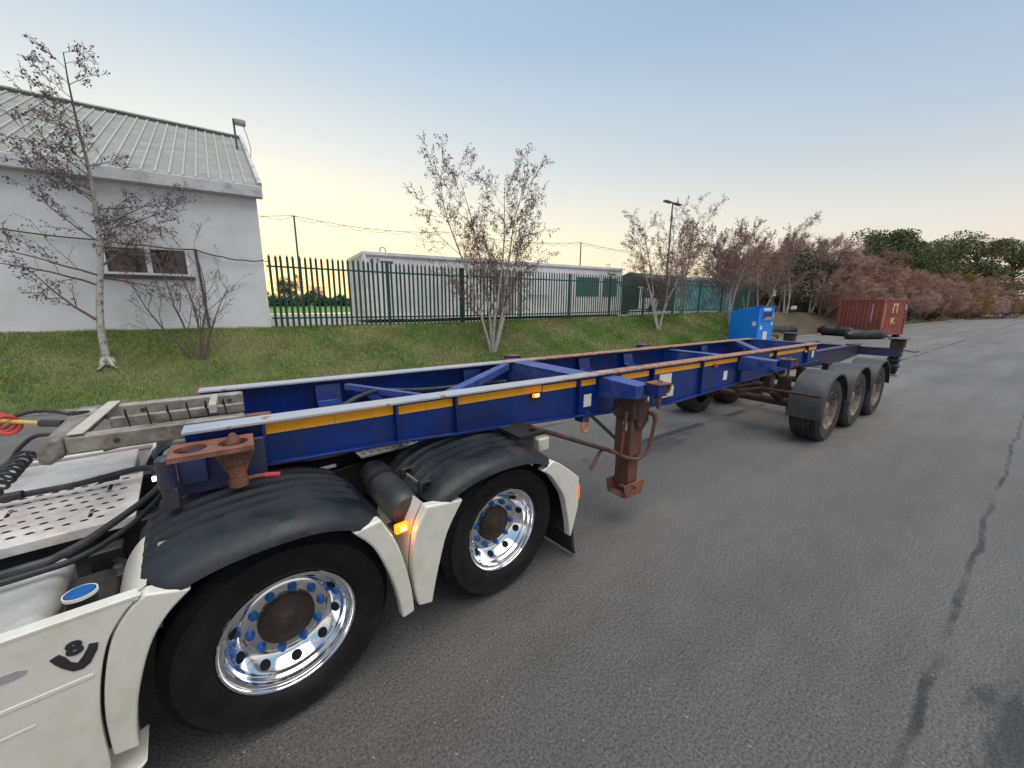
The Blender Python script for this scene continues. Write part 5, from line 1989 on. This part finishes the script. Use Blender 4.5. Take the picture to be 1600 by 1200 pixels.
def mudguard(x, side, front_flap):
    prof_ = []
    r0 = .605
    y0 = -.225
    # cross-section (radius, y): lip turned down on the outer edge
    if side < 0:
        sec = [(r0 - .045, -.235), (r0 - .02, -.240), (r0, -.225), (r0 + .006, -.10), (r0 + .006, .08), (r0, .20), (r0 - .012, .20), (r0 - .006, .08), (r0 - .006, -.10), (r0 - .014, -.215)]
    else:
        sec = [(a_, -b_) for a_, b_ in [(r0 - .045, -.235), (r0 - .02, -.240), (r0, -.225), (r0 + .006, -.10), (r0 + .006, .08), (r0, .20), (r0 - .012, .20), (r0 - .006, .08), (r0 - .006, -.10), (r0 - .014, -.215)]]
    mb = MB()
    yc_ = YC + side * 1.02
    mb.lathe(sec, (x, yc_, .50), 36, 'y', R(8), R(176), close=True)
    if front_flap:
        ya, yb_ = yc_ - .225, yc_ + .20
        mb.prism([(x - .605, .545), (x - .617, .545), (x - .628, .44), (x - .616, .44)], 'y', ya, yb_)
    o = mb.build('mudguard', MT['tfender'], TR, OTR)
    if front_flap:
        MB().tube([(x - .66, YC + side * .45, .80), (x - .64, yc_, .80), (x - .63, yc_ + side * .21, .80)], .022, 10).build('stay', MT['rust_dark'], o, OTR)
    else:
        MB().tube([(x - .60, YC + side * .45, .86), (x - .575, yc_, .86), (x - .57, yc_ + side * .15, .86)], .018, 8).build('stay', MT['rust_dark'], o, OTR)
    return o


for k, x in enumerate(AX):
    for side in (-1, 1):
        mudguard(x, side, k == 0)

# ------------------------------------------------------------------ tractor unit (local axes: x rearward, y to the far side)
KA = 0.0954
TK = empty('tractor_unit', (.0555, 1.9316, 0), KA)
tag(TK, 'white three axle tractor unit with polished wheels coupled under the blue trailer', 'truck')
WT = 2.30       # distance between the two outer rim planes
wa = make_wheel('alloy')
wa.parent = TK
first = True
for (x, y, rz, sp_) in ((0, 0, 0, .55), (1.3492, 0, 0, .2), (0, WT, R(180), .1), (1.3492, WT, R(180), .8)):
    o = wa if first else copy_tree(wa, TK)
    first = False
    o.location = (x, y, .495)
    o.rotation_euler = (0, sp_, rz)
# inner dual tyres and axles
for x in (0, 1.3492):
    for (y, sgn) in ((.34, 1), (WT - .34, -1)):
        mb = MB()
        tyre_mesh(mb, .29, .497, .30, n=48)
        o = mb.build('inner_tyre', MT['rubber'], TK)
        o.location = (x, y, .495)
        o.rotation_euler = (0, 0, 0 if sgn > 0 else R(180))
    MB().tube([(x, .25, .495), (x, WT - .25, .495)], .11, 16).build('axle', MT['black'], TK)
    MB().lathe([(.02, -.2), (.16, -.18), (.22, 0), (.16, .18), (.02, .2)], (x, WT / 2, .495), 20, 'y').build('differential', MT['black'], TK)
# chassis
for y in (.75, 1.50):
    MB().box(-2.6, 2.12, y, y + .06, .70, .95).build('chassis_rail', MT['plastic'], TK, bevel=.01)
for x in (-1.8, -.45, .68, 1.9):
    MB().box(x, x + .1, .81, 1.50, .72, .93).build('chassis_cross_member', MT['plastic'], TK)


def fender(crown, xc, mir):
    """rubber wing: crown line (x,z) swept with a ribbed section; mir -> far side"""
    sec = []   # (y, drop) outer surface from inside edge to outside lip
    ribs = []
    y = .58
    sec.append((.58, .02))
    for k in range(5):
        c0 = .52 - k * .10
        sec += [(c0 + .026, 0), (c0 + .016, -.020), (c0 - .008, -.020), (c0 - .018, 0)]
    sec += [(.03, .0), (-.03, .006), (-.075, .022), (-.108, .050), (-.122, .082), (-.112, .083), (-.095, .055), (-.06, .030), (.0, .016), (.57, .030)]
    cr = []
    # smooth the crown polyline
    P_ = [Vector((a_, 0, b_)) for a_, b_ in crown]
    for i in range(len(P_) - 1):
        p0, p1, p2, p3 = P_[max(0, i - 1)], P_[i], P_[i + 1], P_[min(len(P_) - 1, i + 2)]
        for k in range(5):
            t_ = k / 5
            cr.append(.5 * ((2 * p1) + (p2 - p0) * t_ + (2 * p0 - 5 * p1 + 4 * p2 - p3) * t_ ** 2 + (3 * p1 - p0 - 3 * p2 + p3) * t_ ** 3))
    cr.append(P_[-1])
    vs, fs = [], []
    m_ = len(sec)
    n = len(cr)
    for i, p in enumerate(cr):
        d = (cr[min(i + 1, n - 1)] - cr[max(i - 1, 0)]).normalized()
        nv = Vector((-d.z, 0, d.x))
        if nv.z < 0:
            nv = -nv
        fade = min(1, max(0, (i - 2) / 4)) * min(1, max(0, (n - 4 - i) / 4))
        for (y, dr) in sec:
            dd = dr if dr > 0 else dr * fade
            q = p - nv * dd
            vs.append((xc + q.x, (WT - y) if mir else y, q.z))
    for i in range(n - 1):
        for j in range(m_):
            j2 = (j + 1) % m_
            fs.append((i * m_ + j, i * m_ + j2, (i + 1) * m_ + j2, (i + 1) * m_ + j))
    fs.append(tuple(range(m_)))
    fs.append(tuple(range((n - 1) * m_, n * m_)))
    mb = MB()
    mb.mesh(vs, fs)
    return mb.build('wing', MT['fender'], TK, angle=40)


CR1 = [(-.50, .985), (-.42, 1.055), (-.25, 1.105), (-.05, 1.122), (.15, 1.110), (.30, 1.065), (.40, 1.015), (.46, .965)]
CR2 = [(-.62, .955), (-.52, 1.02), (-.36, 1.075), (-.15, 1.100), (.08, 1.092), (.24, 1.055), (.37, .985), (.43, .935)]
for mir in (False, True):
    fender(CR1, 0, mir)
    fender(CR2, 1.3492, mir)


def panel(outer, inner, mir, name='wing_panel', y0=-.124, y1=-.06, yin=.40, rm='white'):
    mb = MB()
    poly = outer + inner[::-1]
    f = (lambda v: WT - v) if mir else (lambda v: v)
    a_, b_ = sorted((f(y0), f(y1)))
    mb.prism(poly, 'y', a_, b_)
    # return face following the outer edge inwards over the tyre
    cx = sum(t_[0] for t_ in inner) / len(inner)
    cz = sum(t_[1] for t_ in inner) / len(inner)
    off_ = []
    for i, p in enumerate(outer):
        q0, q1 = outer[max(0, i - 1)], outer[min(len(outer) - 1, i + 1)]
        dx, dz = q1[0] - q0[0], q1[1] - q0[1]
        L_ = math.hypot(dx, dz)
        n_ = (-dz / L_ * .012, dx / L_ * .012)
        if (cx - p[0]) * n_[0] + (cz - p[1]) * n_[1] < 0:
            n_ = (-n_[0], -n_[1])
        off_.append((p[0] + n_[0], p[1] + n_[1]))
    vs, fs = [], []
    ye0, ye1 = f(y1 + .001), f(yin)
    k_ = len(outer)
    for yy in (ye0, ye1):
        vs += [(p[0], yy, p[1]) for p in outer] + [(p[0], yy, p[1]) for p in off_]
    for i in range(k_ - 1):
        fs += [(i, i + 1, 2 * k_ + i + 1, 2 * k_ + i), (k_ + i + 1, k_ + i, 3 * k_ + i, 3 * k_ + i + 1), (2 * k_ + i, 2 * k_ + i + 1, 3 * k_ + i + 1, 3 * k_ + i)]
    m9 = MB()
    m9.mesh(vs, fs)
    panel_o = mb.build(name, MT['white'], TK, bevel=.012, seg=3)
    ret = m9.build('return_face', MT[rm], panel_o)
    return panel_o



def smooth2(pts_, n=5):
    P_ = [Vector((a_, b_, 0)) for a_, b_ in pts_]
    out = []
    for i in range(len(P_) - 1):
        p0, p1, p2, p3 = P_[max(0, i - 1)], P_[i], P_[i + 1], P_[min(len(P_) - 1, i + 2)]
        for k in range(n):
            t_ = k / n
            q = .5 * ((2 * p1) + (p2 - p0) * t_ + (2 * p0 - 5 * p1 + 4 * p2 - p3) * t_ ** 2 + (3 * p1 - p0 - 3 * p2 + p3) * t_ ** 3)
            out.append((q.x, q.y))
    out.append(pts_[-1])
    return out


for mir in (False, True):
    # front wing panel of the drive wheel, rear panel, tag-axle front and rear panels
    panel(smooth2([(-.452, 1.028), (-.505, .985), (-.557, .897), (-.594, .758), (-.615, .60), (-.618, .43)]), smooth2([(-.325, .985), (-.406, .913), (-.468, .81), (-.520, .645), (-.545, .50), (-.550, .415)]), mir)
    panel(smooth2([(.43, .985), (.506, .82), (.552, .65), (.580, .48), (.589, .345)]), smooth2([(.285, .965), (.386, .834), (.46, .638), (.50, .47), (.518, .335)]), mir)
    panel(smooth2([(.690, .965), (.630, .85), (.602, .72), (.592, .575), (.602, .45), (.618, .360)]), smooth2([(.935, .925), (.824, .756), (.765, .58), (.725, .43), (.705, .335)]), mir)
    panel([(1.73, .955), (1.80, .915), (1.93, .82), (2.033, .735), (2.040, .60), (2.036, .48), (1.990, .33), (1.962, .246)], smooth2([(1.615, .905), (1.70, .845), (1.787, .733), (1.855, .63), (1.895, .50), (1.925, .38), (1.945, .246)], 2)[::1], mir, rm='plastic')

# side skirt with recessed slot, crease and emblem
SK = []
arc = smooth2([(-.462, 1.036), (-.515, .985), (-.567, .897), (-.604, .758), (-.625, .60), (-.628, .40)])
mb = MB()
poly = [(-3.2, 1.036)] + arc + [(-.66, .34), (-3.2, .34)]
mb.prism(poly, 'y', -.128, -.10)
mb.box(-3.2, -.47, -.128, -.075, 1.018, 1.040)
skirt = mb.build('side_skirt', MT['white'], TK, bevel=.010, seg=3)
mb = MB()
mb.prism([(-3.2, .325), (-.60, .325), (-.535, .345), (-.56, .315), (-.66, .295), (-3.2, .295)], 'y', -.135, .05)
mb.build('skirt_foot', MT['white'], TK, bevel=.008)
mb = MB()
mb.prism([(-1.5, .925), (-.765, .925), (-.748, .917), (-.745, .908), (-.752, .900), (-.77, .896), (-1.5, .896)], 'y', -.1305, -.127)
mb.build('slot_recess', MT['cabin_trim'], skirt, bevel=.001, seg=1)
mb = MB()
mb.bar((-1.6, -.128, .795), (-.615, -.128, .797), .006, .016)
mb.build('crease', MT['white'], skirt, bevel=.002)
mb = MB()
mb.bar((-1.6, -.1275, .690), (-.76, -.1275, .702), .004, .012)
mb.build('crease', MT['white'], skirt, bevel=.002)
mb = MB()
mb.prism([(-.698, .916), (-.676, .924), (-.664, .905), (-.655, .880), (-.642, .868), (-.628, .884), (-.612, .911), (-.608, .922), (-.587, .915), (-.591, .892), (-.614, .850), (-.634, .838), (-.656, .843), (-.678, .872), (-.690, .895)], 'y', -.1310, -.1275)
mb.build('emblem', MT['emblem'], skirt, smooth=False)
text_obj('emblem_numeral', '8', .066, MT['emblem'], skirt, Matrix.Translation((-.641, -.1305, .925)) @ Matrix.Rotation(R(90), 4, 'X'), depth=.0015, bold=.0035, sx=1.15)

# deck: perforated step plate
mb = MB()
px0, px1, py0, py1 = -1.75, -.525, .70, 1.40
mb.box(px0, px1, py0, py1, .985, 1.0)
mb.box(px0, px1, py0 - .004, py0 + .006, .955, 1.004)
step = mb.build('step_plate', MT['deckplate'], TK, bevel=.003)
slot = None
rows = 7
r_ = random.Random(2)
for j in range(rows):
    for i in range(14):
        x = -.60 - i * .058 - (.029 if j % 2 else 0)
        y = py0 + .10 + j * .088
        if (i * 3 + j * 5) % 11 == 0:
            continue
        if slot is None:
            m2 = MB()
            m2.lathe([(.0, .0008), (.0125, .0008), (.0135, .0018), (.0165, .003), (.0190, .0)], (0, 0, 0), 12, 'z')
            m2.v = [(a_ * 1.15, b_, c_) for a_, b_, c_ in m2.v]
            slot = m2.build('grip_hole_shade', [MT['hole']], step)  # black centre is painted hole shade on a solid plate; the lip is metal
            me_ = slot.data
            me_.materials.append(MT['deckplate'])
            for p in me_.polygons:
                p.material_index = 0 if Vector((p.center.x / 1.15, p.center.y)).length < .0128 else 1
            o = slot
        else:
            o = inst('grip_hole_shade', slot.data, step, (0, 0, 0))
        o.location = (x, y, 1.0005)
for (x, y) in ((-.66, 1.22), (-.70, .88), (-1.02, 1.14), (-1.0, .80)):
    MB().lathe([(0, -.003), (.008, -.003), (.009, .0015), (.015, .003), (.017, 0)], (0, 0, 0), 12, 'z')
    m2 = MB()
    m2.box(x - .008, x + .008, y - .05, y + .05, 1.0002, 1.0022)
    m2.build('step_slot_shade', MT['hole'], step, smooth=False)
# pale box lid, edge strip
MB().box(-2.2, -.575, 1.46, 1.98, .90, 1.0).build('locker_lid', MT['galv_pale'], TK, bevel=.012)
MB().box(-2.2, -.36, 1.985, 2.06, .975, .99).build('edge_strip', mat('brown_edge_strip', (.19, .14, .125), .7, var=.2), TK)
MB().box(-2.2, -.36, 2.062, 2.085, .97, 1.005).build('edge_rail', MT['white_plain'], TK, bevel=.004)
# tank behind the skirt with its blue filler cap
mb = MB()
mb.box(-2.4, -.73, -.02, .60, .42, .945)
mb.build('fuel_tank', MT['galv_pale'], TK, bevel=.05, seg=4)
MB().box(-.955, -.95, -.02, .60, .425, .9475).build('tank_seam', MT['cabin_trim'], TK, smooth=False)
mb = MB()
mb.lathe([(.0, .012), (.040, .012), (.043, .008), (.044, .0), (.044, -.004)], (-.655, .15, .965), 32, 'z')
cap = mb.build('filler_cap', MT['bluecap'], TK)
mb = MB()
mb.lathe([(.045, .009), (.0485, .009), (.049, .004), (.049, -.004), (.045, -.004)], (-.655, .15, .965), 32, 'z', close=True)
mb.build('cap_ring', MT['white_plain'], cap)
MB().lathe([(0, -.005), (.043, -.005), (.043, -.08)], (-.655, .15, .965), 24, 'z').build('cap_neck', MT['black'], cap)
MB().box(-.74, -.58, .02, .45, .45, .90).build('additive_tank', MT['plastic'], TK, bevel=.04)
# dark clutter in the well: brackets, valves, hoses
r_ = random.Random(12)
for k in range(12):
    mb = MB()
    x, y = r_.uniform(-.70, -.42), r_.uniform(.25, .70)
    z = r_.uniform(.70, .92)
    mb.box(x, x + r_.uniform(.04, .12), y, y + r_.uniform(.04, .12), z - .1, z)
    mb.build('valve_block', MT['plastic'], TK, bevel=.008)
MB().box(-2.2, -.40, .55, .74, .50, .80).build('battery_box', MT['black'], TK, bevel=.01)
MB().box(-2.2, -.35, .70, 2.0, .55, .62).build('belly_plate', MT['black'], TK)
mb = MB()
mb.prism([(-.47, 1.02), (-.39, 1.05), (-.36, .97), (-.44, .93)], 'y', .28, .30)
mb.box(-.455, -.435, -.02, .30, .80, 1.02)
mb.build('wing_bracket', MT['galv'], TK, bevel=.004)
for (x, y, z) in ((-.40, .02, 1.035), (-.40, .16, 1.06)):
    MB().box(x - .02, x + .02, y - .015, y + .015, z, z + .012).build('clip', MT['galv'], TK, bevel=.003)


def smooth3(pts_, n=6):
    P_ = [Vector(p) for p in pts_]
    out = []
    for i in range(len(P_) - 1):
        p0, p1, p2, p3 = P_[max(0, i - 1)], P_[i], P_[i + 1], P_[min(len(P_) - 1, i + 2)]
        for k in range(n):
            t_ = k / n
            out.append(.5 * ((2 * p1) + (p2 - p0) * t_ + (2 * p0 - 5 * p1 + 4 * p2 - p3) * t_ ** 2 + (3 * p1 - p0 - 3 * p2 + p3) * t_ ** 3))
    out.append(P_[-1])
    return out


for pts_, rr in (([(-1.6, .22, 1.08), (-.85, .26, 1.08), (-.70, .30, 1.08), (-.57, .50, 1.08), (-.45, .755, 1.08), (-.41, .95, 1.09), (-.50, 1.19, 1.09), (-.78, 1.22, 1.06), (-1.05, 1.26, 1.05), (-1.7, 1.30, 1.04)], .017),
                 ([(-1.6, .36, .985), (-.85, .40, .985), (-.68, .45, .98), (-.55, .60, .99), (-.44, .80, 1.02), (-.40, .95, 1.06), (-.46, 1.15, 1.06)], .014),
                 ([(-.62, .62, .84), (-.55, .45, .86), (-.50, .30, .84), (-.52, .12, .78)], .018),
                 ([(-.44, .72, .92), (-.40, .55, .95), (-.42, .35, .92), (-.44, .2, .85)], .016)):
    MB().tube(smooth3(pts_), rr, 10).build('cable', MT['hose'], TK)
for (x0, x1) in ((-1.12, -.98), (-.70, -.62)):
    MB().tube([(x0, 1.245, 1.055), (x1, 1.225, 1.062)], .024, 12).build('cable_sleeve', MT['plastic'], TK)

# air tank between the wings, amber marker, plates
mb = MB()
mb.lathe([(0, 0), (.05, .003), (.086, .018), (.099, .040), (.102, .07), (.102, .50), (.083, .55), (0, .57)], (0, 0, 0), 32, 'y')
at = mb.build('air_tank', MT['tank'], TK)
at.location = (.650, .03, .875)
at.rotation_euler = (R(7), 0, 0)
MB().lathe([(.103, .34), (.107, .34), (.107, .38), (.103, .38)], (0, 0, 0), 32, 'y', close=True).build('strap', MT['black'], at)
MB().box(.012, .038, -.004, .016, -.012, .012).build('label', MT['white_plain'], at, smooth=False)
mb = MB()
MB().box(.545, .60, -.02, .10, .80, .815).build('marker_bracket', MT['black'], TK, bevel=.004)
ml = MB().box(.535, .612, -.055, -.02, .815, .868).build('marker_lamp', MT['amberglow'], TK, bevel=.008)
MB().box(.562, .592, -.0575, -.054, .830, .853).build('bulb', MT['amberhot'], ml, bevel=.002)
mb = MB()
mb.box(.60, 1.05, .62, .80, 1.035, 1.05)
pp = mb.build('deck_plate', MT['galv_pale'], TK, bevel=.003)
hm = None
for i in range(8):
    for j in range(2):
        o = MB().lathe([(0, .0), (.011, .0)], (0, 0, 0), 12, 'z').build('plate_hole_shade', MT['hole'], pp, smooth=False) if hm is None else inst('plate_hole_shade', hm, pp, (0, 0, 0))
        hm = o.data
        o.location = (.63 + i * .055, .66 + j * .07, 1.0515)
# fifth wheel coupling
mb = MB()
mb.lathe([(.0, 1.085), (.40, 1.085), (.44, 1.06), (.40, 1.03), (0, 1.03)], (.45, WT / 2, 0), 36, 'z')
mb.box(.0, .9, .85, 1.45, .95, 1.03)
mb.build('fifth_wheel', MT['black'], TK, bevel=.01)
# rear crossbeam, tail lamps and mud flaps
MB().box(1.99, 2.12, .29, WT - .29, .82, .945).build('rear_crossbeam', MT['white'], TK, bevel=.015)
for mir in (False, True):
    f = (lambda v: WT - v) if mir else (lambda v: v)
    mb = MB()
    mb.lathe([(0, .02), (.03, .016), (.042, 0), (.042, -.05), (0, -.05)], (1.985, f(.36), .985), 20, 'x')
    tl = mb.build('tail_lamp', MT['redlens'], TK)
    MB().box(1.84, 1.93, *sorted((f(.33), f(.55))), .955, 1.01).build('lamp_box', MT['plastic'], tl, bevel=.01)
    a_, b_ = sorted((f(-.131), f(-.122)))
    MB().box(2.012, 2.046, *sorted((f(-.126), f(-.02))), .545, .665).build('side_lamp', MT['redglow'], TK, bevel=.008)
    mb = MB()
    mb.prism([(1.97, .62), (1.985, .62), (2.03, .14), (2.06, .03), (2.04, .03), (2.0, .14)], 'y', *sorted((f(-.10), f(.56))))
    mb.build('mud_flap', MT['plastic'], TK)
# trailing black bracket on the tag wing front
for (x, y) in ((.745, .05), (.745, .30)):
    mb = MB()
    mb.box(x - .01, x + .06, y - .02, y + .02, 1.02, 1.035)
    mb.box(x - .012, x + .0, y - .02, y + .02, .90, 1.035)
    mb.build('wing_clamp', MT['plastic'], TK, bevel=.004)
mb = MB()
mb.box(.765, .775, .08, .40, .86, 1.0)
mb.build('wing_stay', MT['galv'], TK, bevel=.004)

# ------------------------------------------------------------------ coiled lines between cab and trailer
def coil(name, path, r_coil, turns, r_w, m, lab, cat):
    P_ = smooth3(path, 10)
    L_ = [0]
    for a_, b_ in zip(P_[:-1], P_[1:]):
        L_.append(L_[-1] + (b_ - a_).length)
    n = turns * 12
    pts_ = []
    for i in range(n + 1):
        s_ = L_[-1] * i / n
        k = max(j for j in range(len(L_)) if L_[j] <= s_ + 1e-9)
        k = min(k, len(P_) - 2)
        f = (s_ - L_[k]) / max(1e-6, L_[k + 1] - L_[k])
        p = P_[k].lerp(P_[k + 1], f)
        d = (P_[k + 1] - P_[k]).normalized()
        a_ = d.cross(Vector((0, 0, 1))).normalized()
        b_ = d.cross(a_)
        t_ = 2 * math.pi * turns * i / n
        pts_.append(p + a_ * (math.cos(t_) * r_coil) + b_ * (math.sin(t_) * r_coil))
    o = MB().tube(pts_, r_w, 7).build(name, m, None, path[0])
    o.location = path[0]
    tag(o, lab, cat)
    return o


coil('coiled_cable', [(-.93, 2.95, 1.32), (-.95, 2.89, 1.30), (-.945, 2.75, 1.29), (-.94, 2.60, 1.28), (-1.0, 2.40, 1.22), (-1.3, 2.2, 1.12)], .030, 17, .0075, MT['hose'], 'black coiled cable hanging in front of the galvanised trailer nose', 'cable')
for nm_, pth, rr_, m_, lab_, cat_ in (
        ('air_line', [(-.83, 2.92, 1.40), (-.905, 2.93, 1.40), (-.965, 2.93, 1.35), (-1.02, 2.9, 1.28), (-1.2, 2.7, 1.18), (-1.5, 2.4, 1.14)], .010, 'hose', 'plain black line curving down from the galvanised trailer nose', 'hose'),
        ('air_line', [(-.965, 3.24, 1.40), (-1.05, 3.32, 1.40), (-1.17, 3.43, 1.40), (-1.35, 3.6, 1.40), (-1.7, 3.9, 1.41)], .012, 'hose_yellow', 'yellow air line running left from the trailer nose', 'hose'),
        ('air_line', [(-.86, 3.30, 1.42), (-.95, 3.36, 1.44), (-1.04, 3.40, 1.44), (-1.12, 3.42, 1.42)], .011, 'hose', 'short black line above the yellow air line at the trailer nose', 'hose'),
        ('hose_coupling', [(-.86, 3.16, 1.40), (-.91, 3.20, 1.40), (-.965, 3.24, 1.40)], .022, 'plastic', 'black coupling head joining the yellow air line to the trailer nose', 'coupling')):
    o = MB().tube(smooth3(pth, 7), rr_, 8).build(nm_, MT[m_], None, pth[0])
    o.location = pth[0]
    tag(o, lab_, cat_)
coil('coiled_hose', [(-1.11, 3.31, 1.39), (-1.18, 3.44, 1.39), (-1.30, 3.58, 1.40), (-1.6, 3.85, 1.41)], .048, 10, .011, MT['hose_red'], 'red coiled air hose at the left edge behind the trailer nose', 'hose')


# ------------------------------------------------------------------ loose chips on the tarmac, leaf litter on the bank's far end
def scatter(name, n, fx, fz, sz, m, lab, cat, flat=.6):
    V = np.zeros((n, 5, 3))
    xy = fx(n)
    s_ = sz[0] + (sz[1] - sz[0]) * rng.random(n) ** 2.5
    zz = np.array([fz(a_, b_) for a_, b_ in xy])
    ph = rng.random(n) * 6.28
    for k in range(4):
        a_ = ph + k * 1.57 + rng.normal(0, .25, n)
        rr = s_ * (0.7 + .5 * rng.random(n))
        V[:, k, 0] = xy[:, 0] + rr * np.cos(a_)
        V[:, k, 1] = xy[:, 1] + rr * np.sin(a_)
        V[:, k, 2] = zz
    V[:, 4, 0] = xy[:, 0] + rng.normal(0, .2, n) * s_
    V[:, 4, 1] = xy[:, 1] + rng.normal(0, .2, n) * s_
    V[:, 4, 2] = zz + s_ * flat
    me = bpy.data.meshes.new(name)
    faces = []
    tri = np.array([[0, 1, 4], [1, 2, 4], [2, 3, 4], [3, 0, 4]])
    F = (np.arange(n)[:, None, None] * 5 + tri[None]).reshape(-1)
    me.vertices.add(5 * n)
    me.vertices.foreach_set('co', V.ravel())
    me.loops.add(len(F))
    me.loops.foreach_set('vertex_index', F.astype(np.int32))
    me.polygons.add(4 * n)
    me.polygons.foreach_set('loop_start', np.arange(0, 12 * n, 3, dtype=np.int32))
    me.materials.append(m)
    me.update(calc_edges=True)
    o = bpy.data.objects.new(name, me)
    COL.objects.link(o)
    tag(o, lab, cat, kind='stuff')


def fx_road(n):
    x = -1 + 13 * rng.random(n) ** 1.6
    y = -3 + 6.5 * rng.random(n)
    return np.stack([x, y], -1)


scatter('grit', 5200, fx_road, lambda a_, b_: 0.0, (.0015, .0062), MT['pebble'], 'pale stone grit scattered over the worn tarmac', 'grit')


def fx_litter(n):
    x = 27 + 18 * rng.random(n)
    y = 10.6 + 2.6 * rng.random(n)
    return np.stack([x, y], -1)


scatter('leaf_litter', 4500, fx_litter, lambda a_, b_: zbank(a_, max(b_, 10.8)) + .005, (.02, .06), MT['leafscrap'], 'brown leaf litter on the earth bank beyond the blue bin', 'leaves', .25)


def fx_kerb(n):
    x = -5 + 20 * rng.random(n)
    y = 10.64 + .5 * rng.random(n) ** 1.5
    return np.stack([x, y], -1)


scatter('kerb_debris', 1500, fx_kerb, lambda a_, b_: (.07 if b_ > 10.66 else 0) if b_ < 10.8 else zbank(a_, b_), (.008, .03), MT['leafscrap'], 'dead leaves and grit gathered along the kerb', 'leaves', .3)


def fx_bank(n):
    x = -6 + 30 * rng.random(n)
    y = 10.85 + 2.2 * rng.random(n)
    return np.stack([x, y], -1)


scatter('fallen_leaves', 900, fx_bank, lambda a_, b_: zbank(a_, b_) + .04, (.012, .035), MT['leafscrap'], 'scattered fallen leaves on the grass bank', 'leaves', .25)
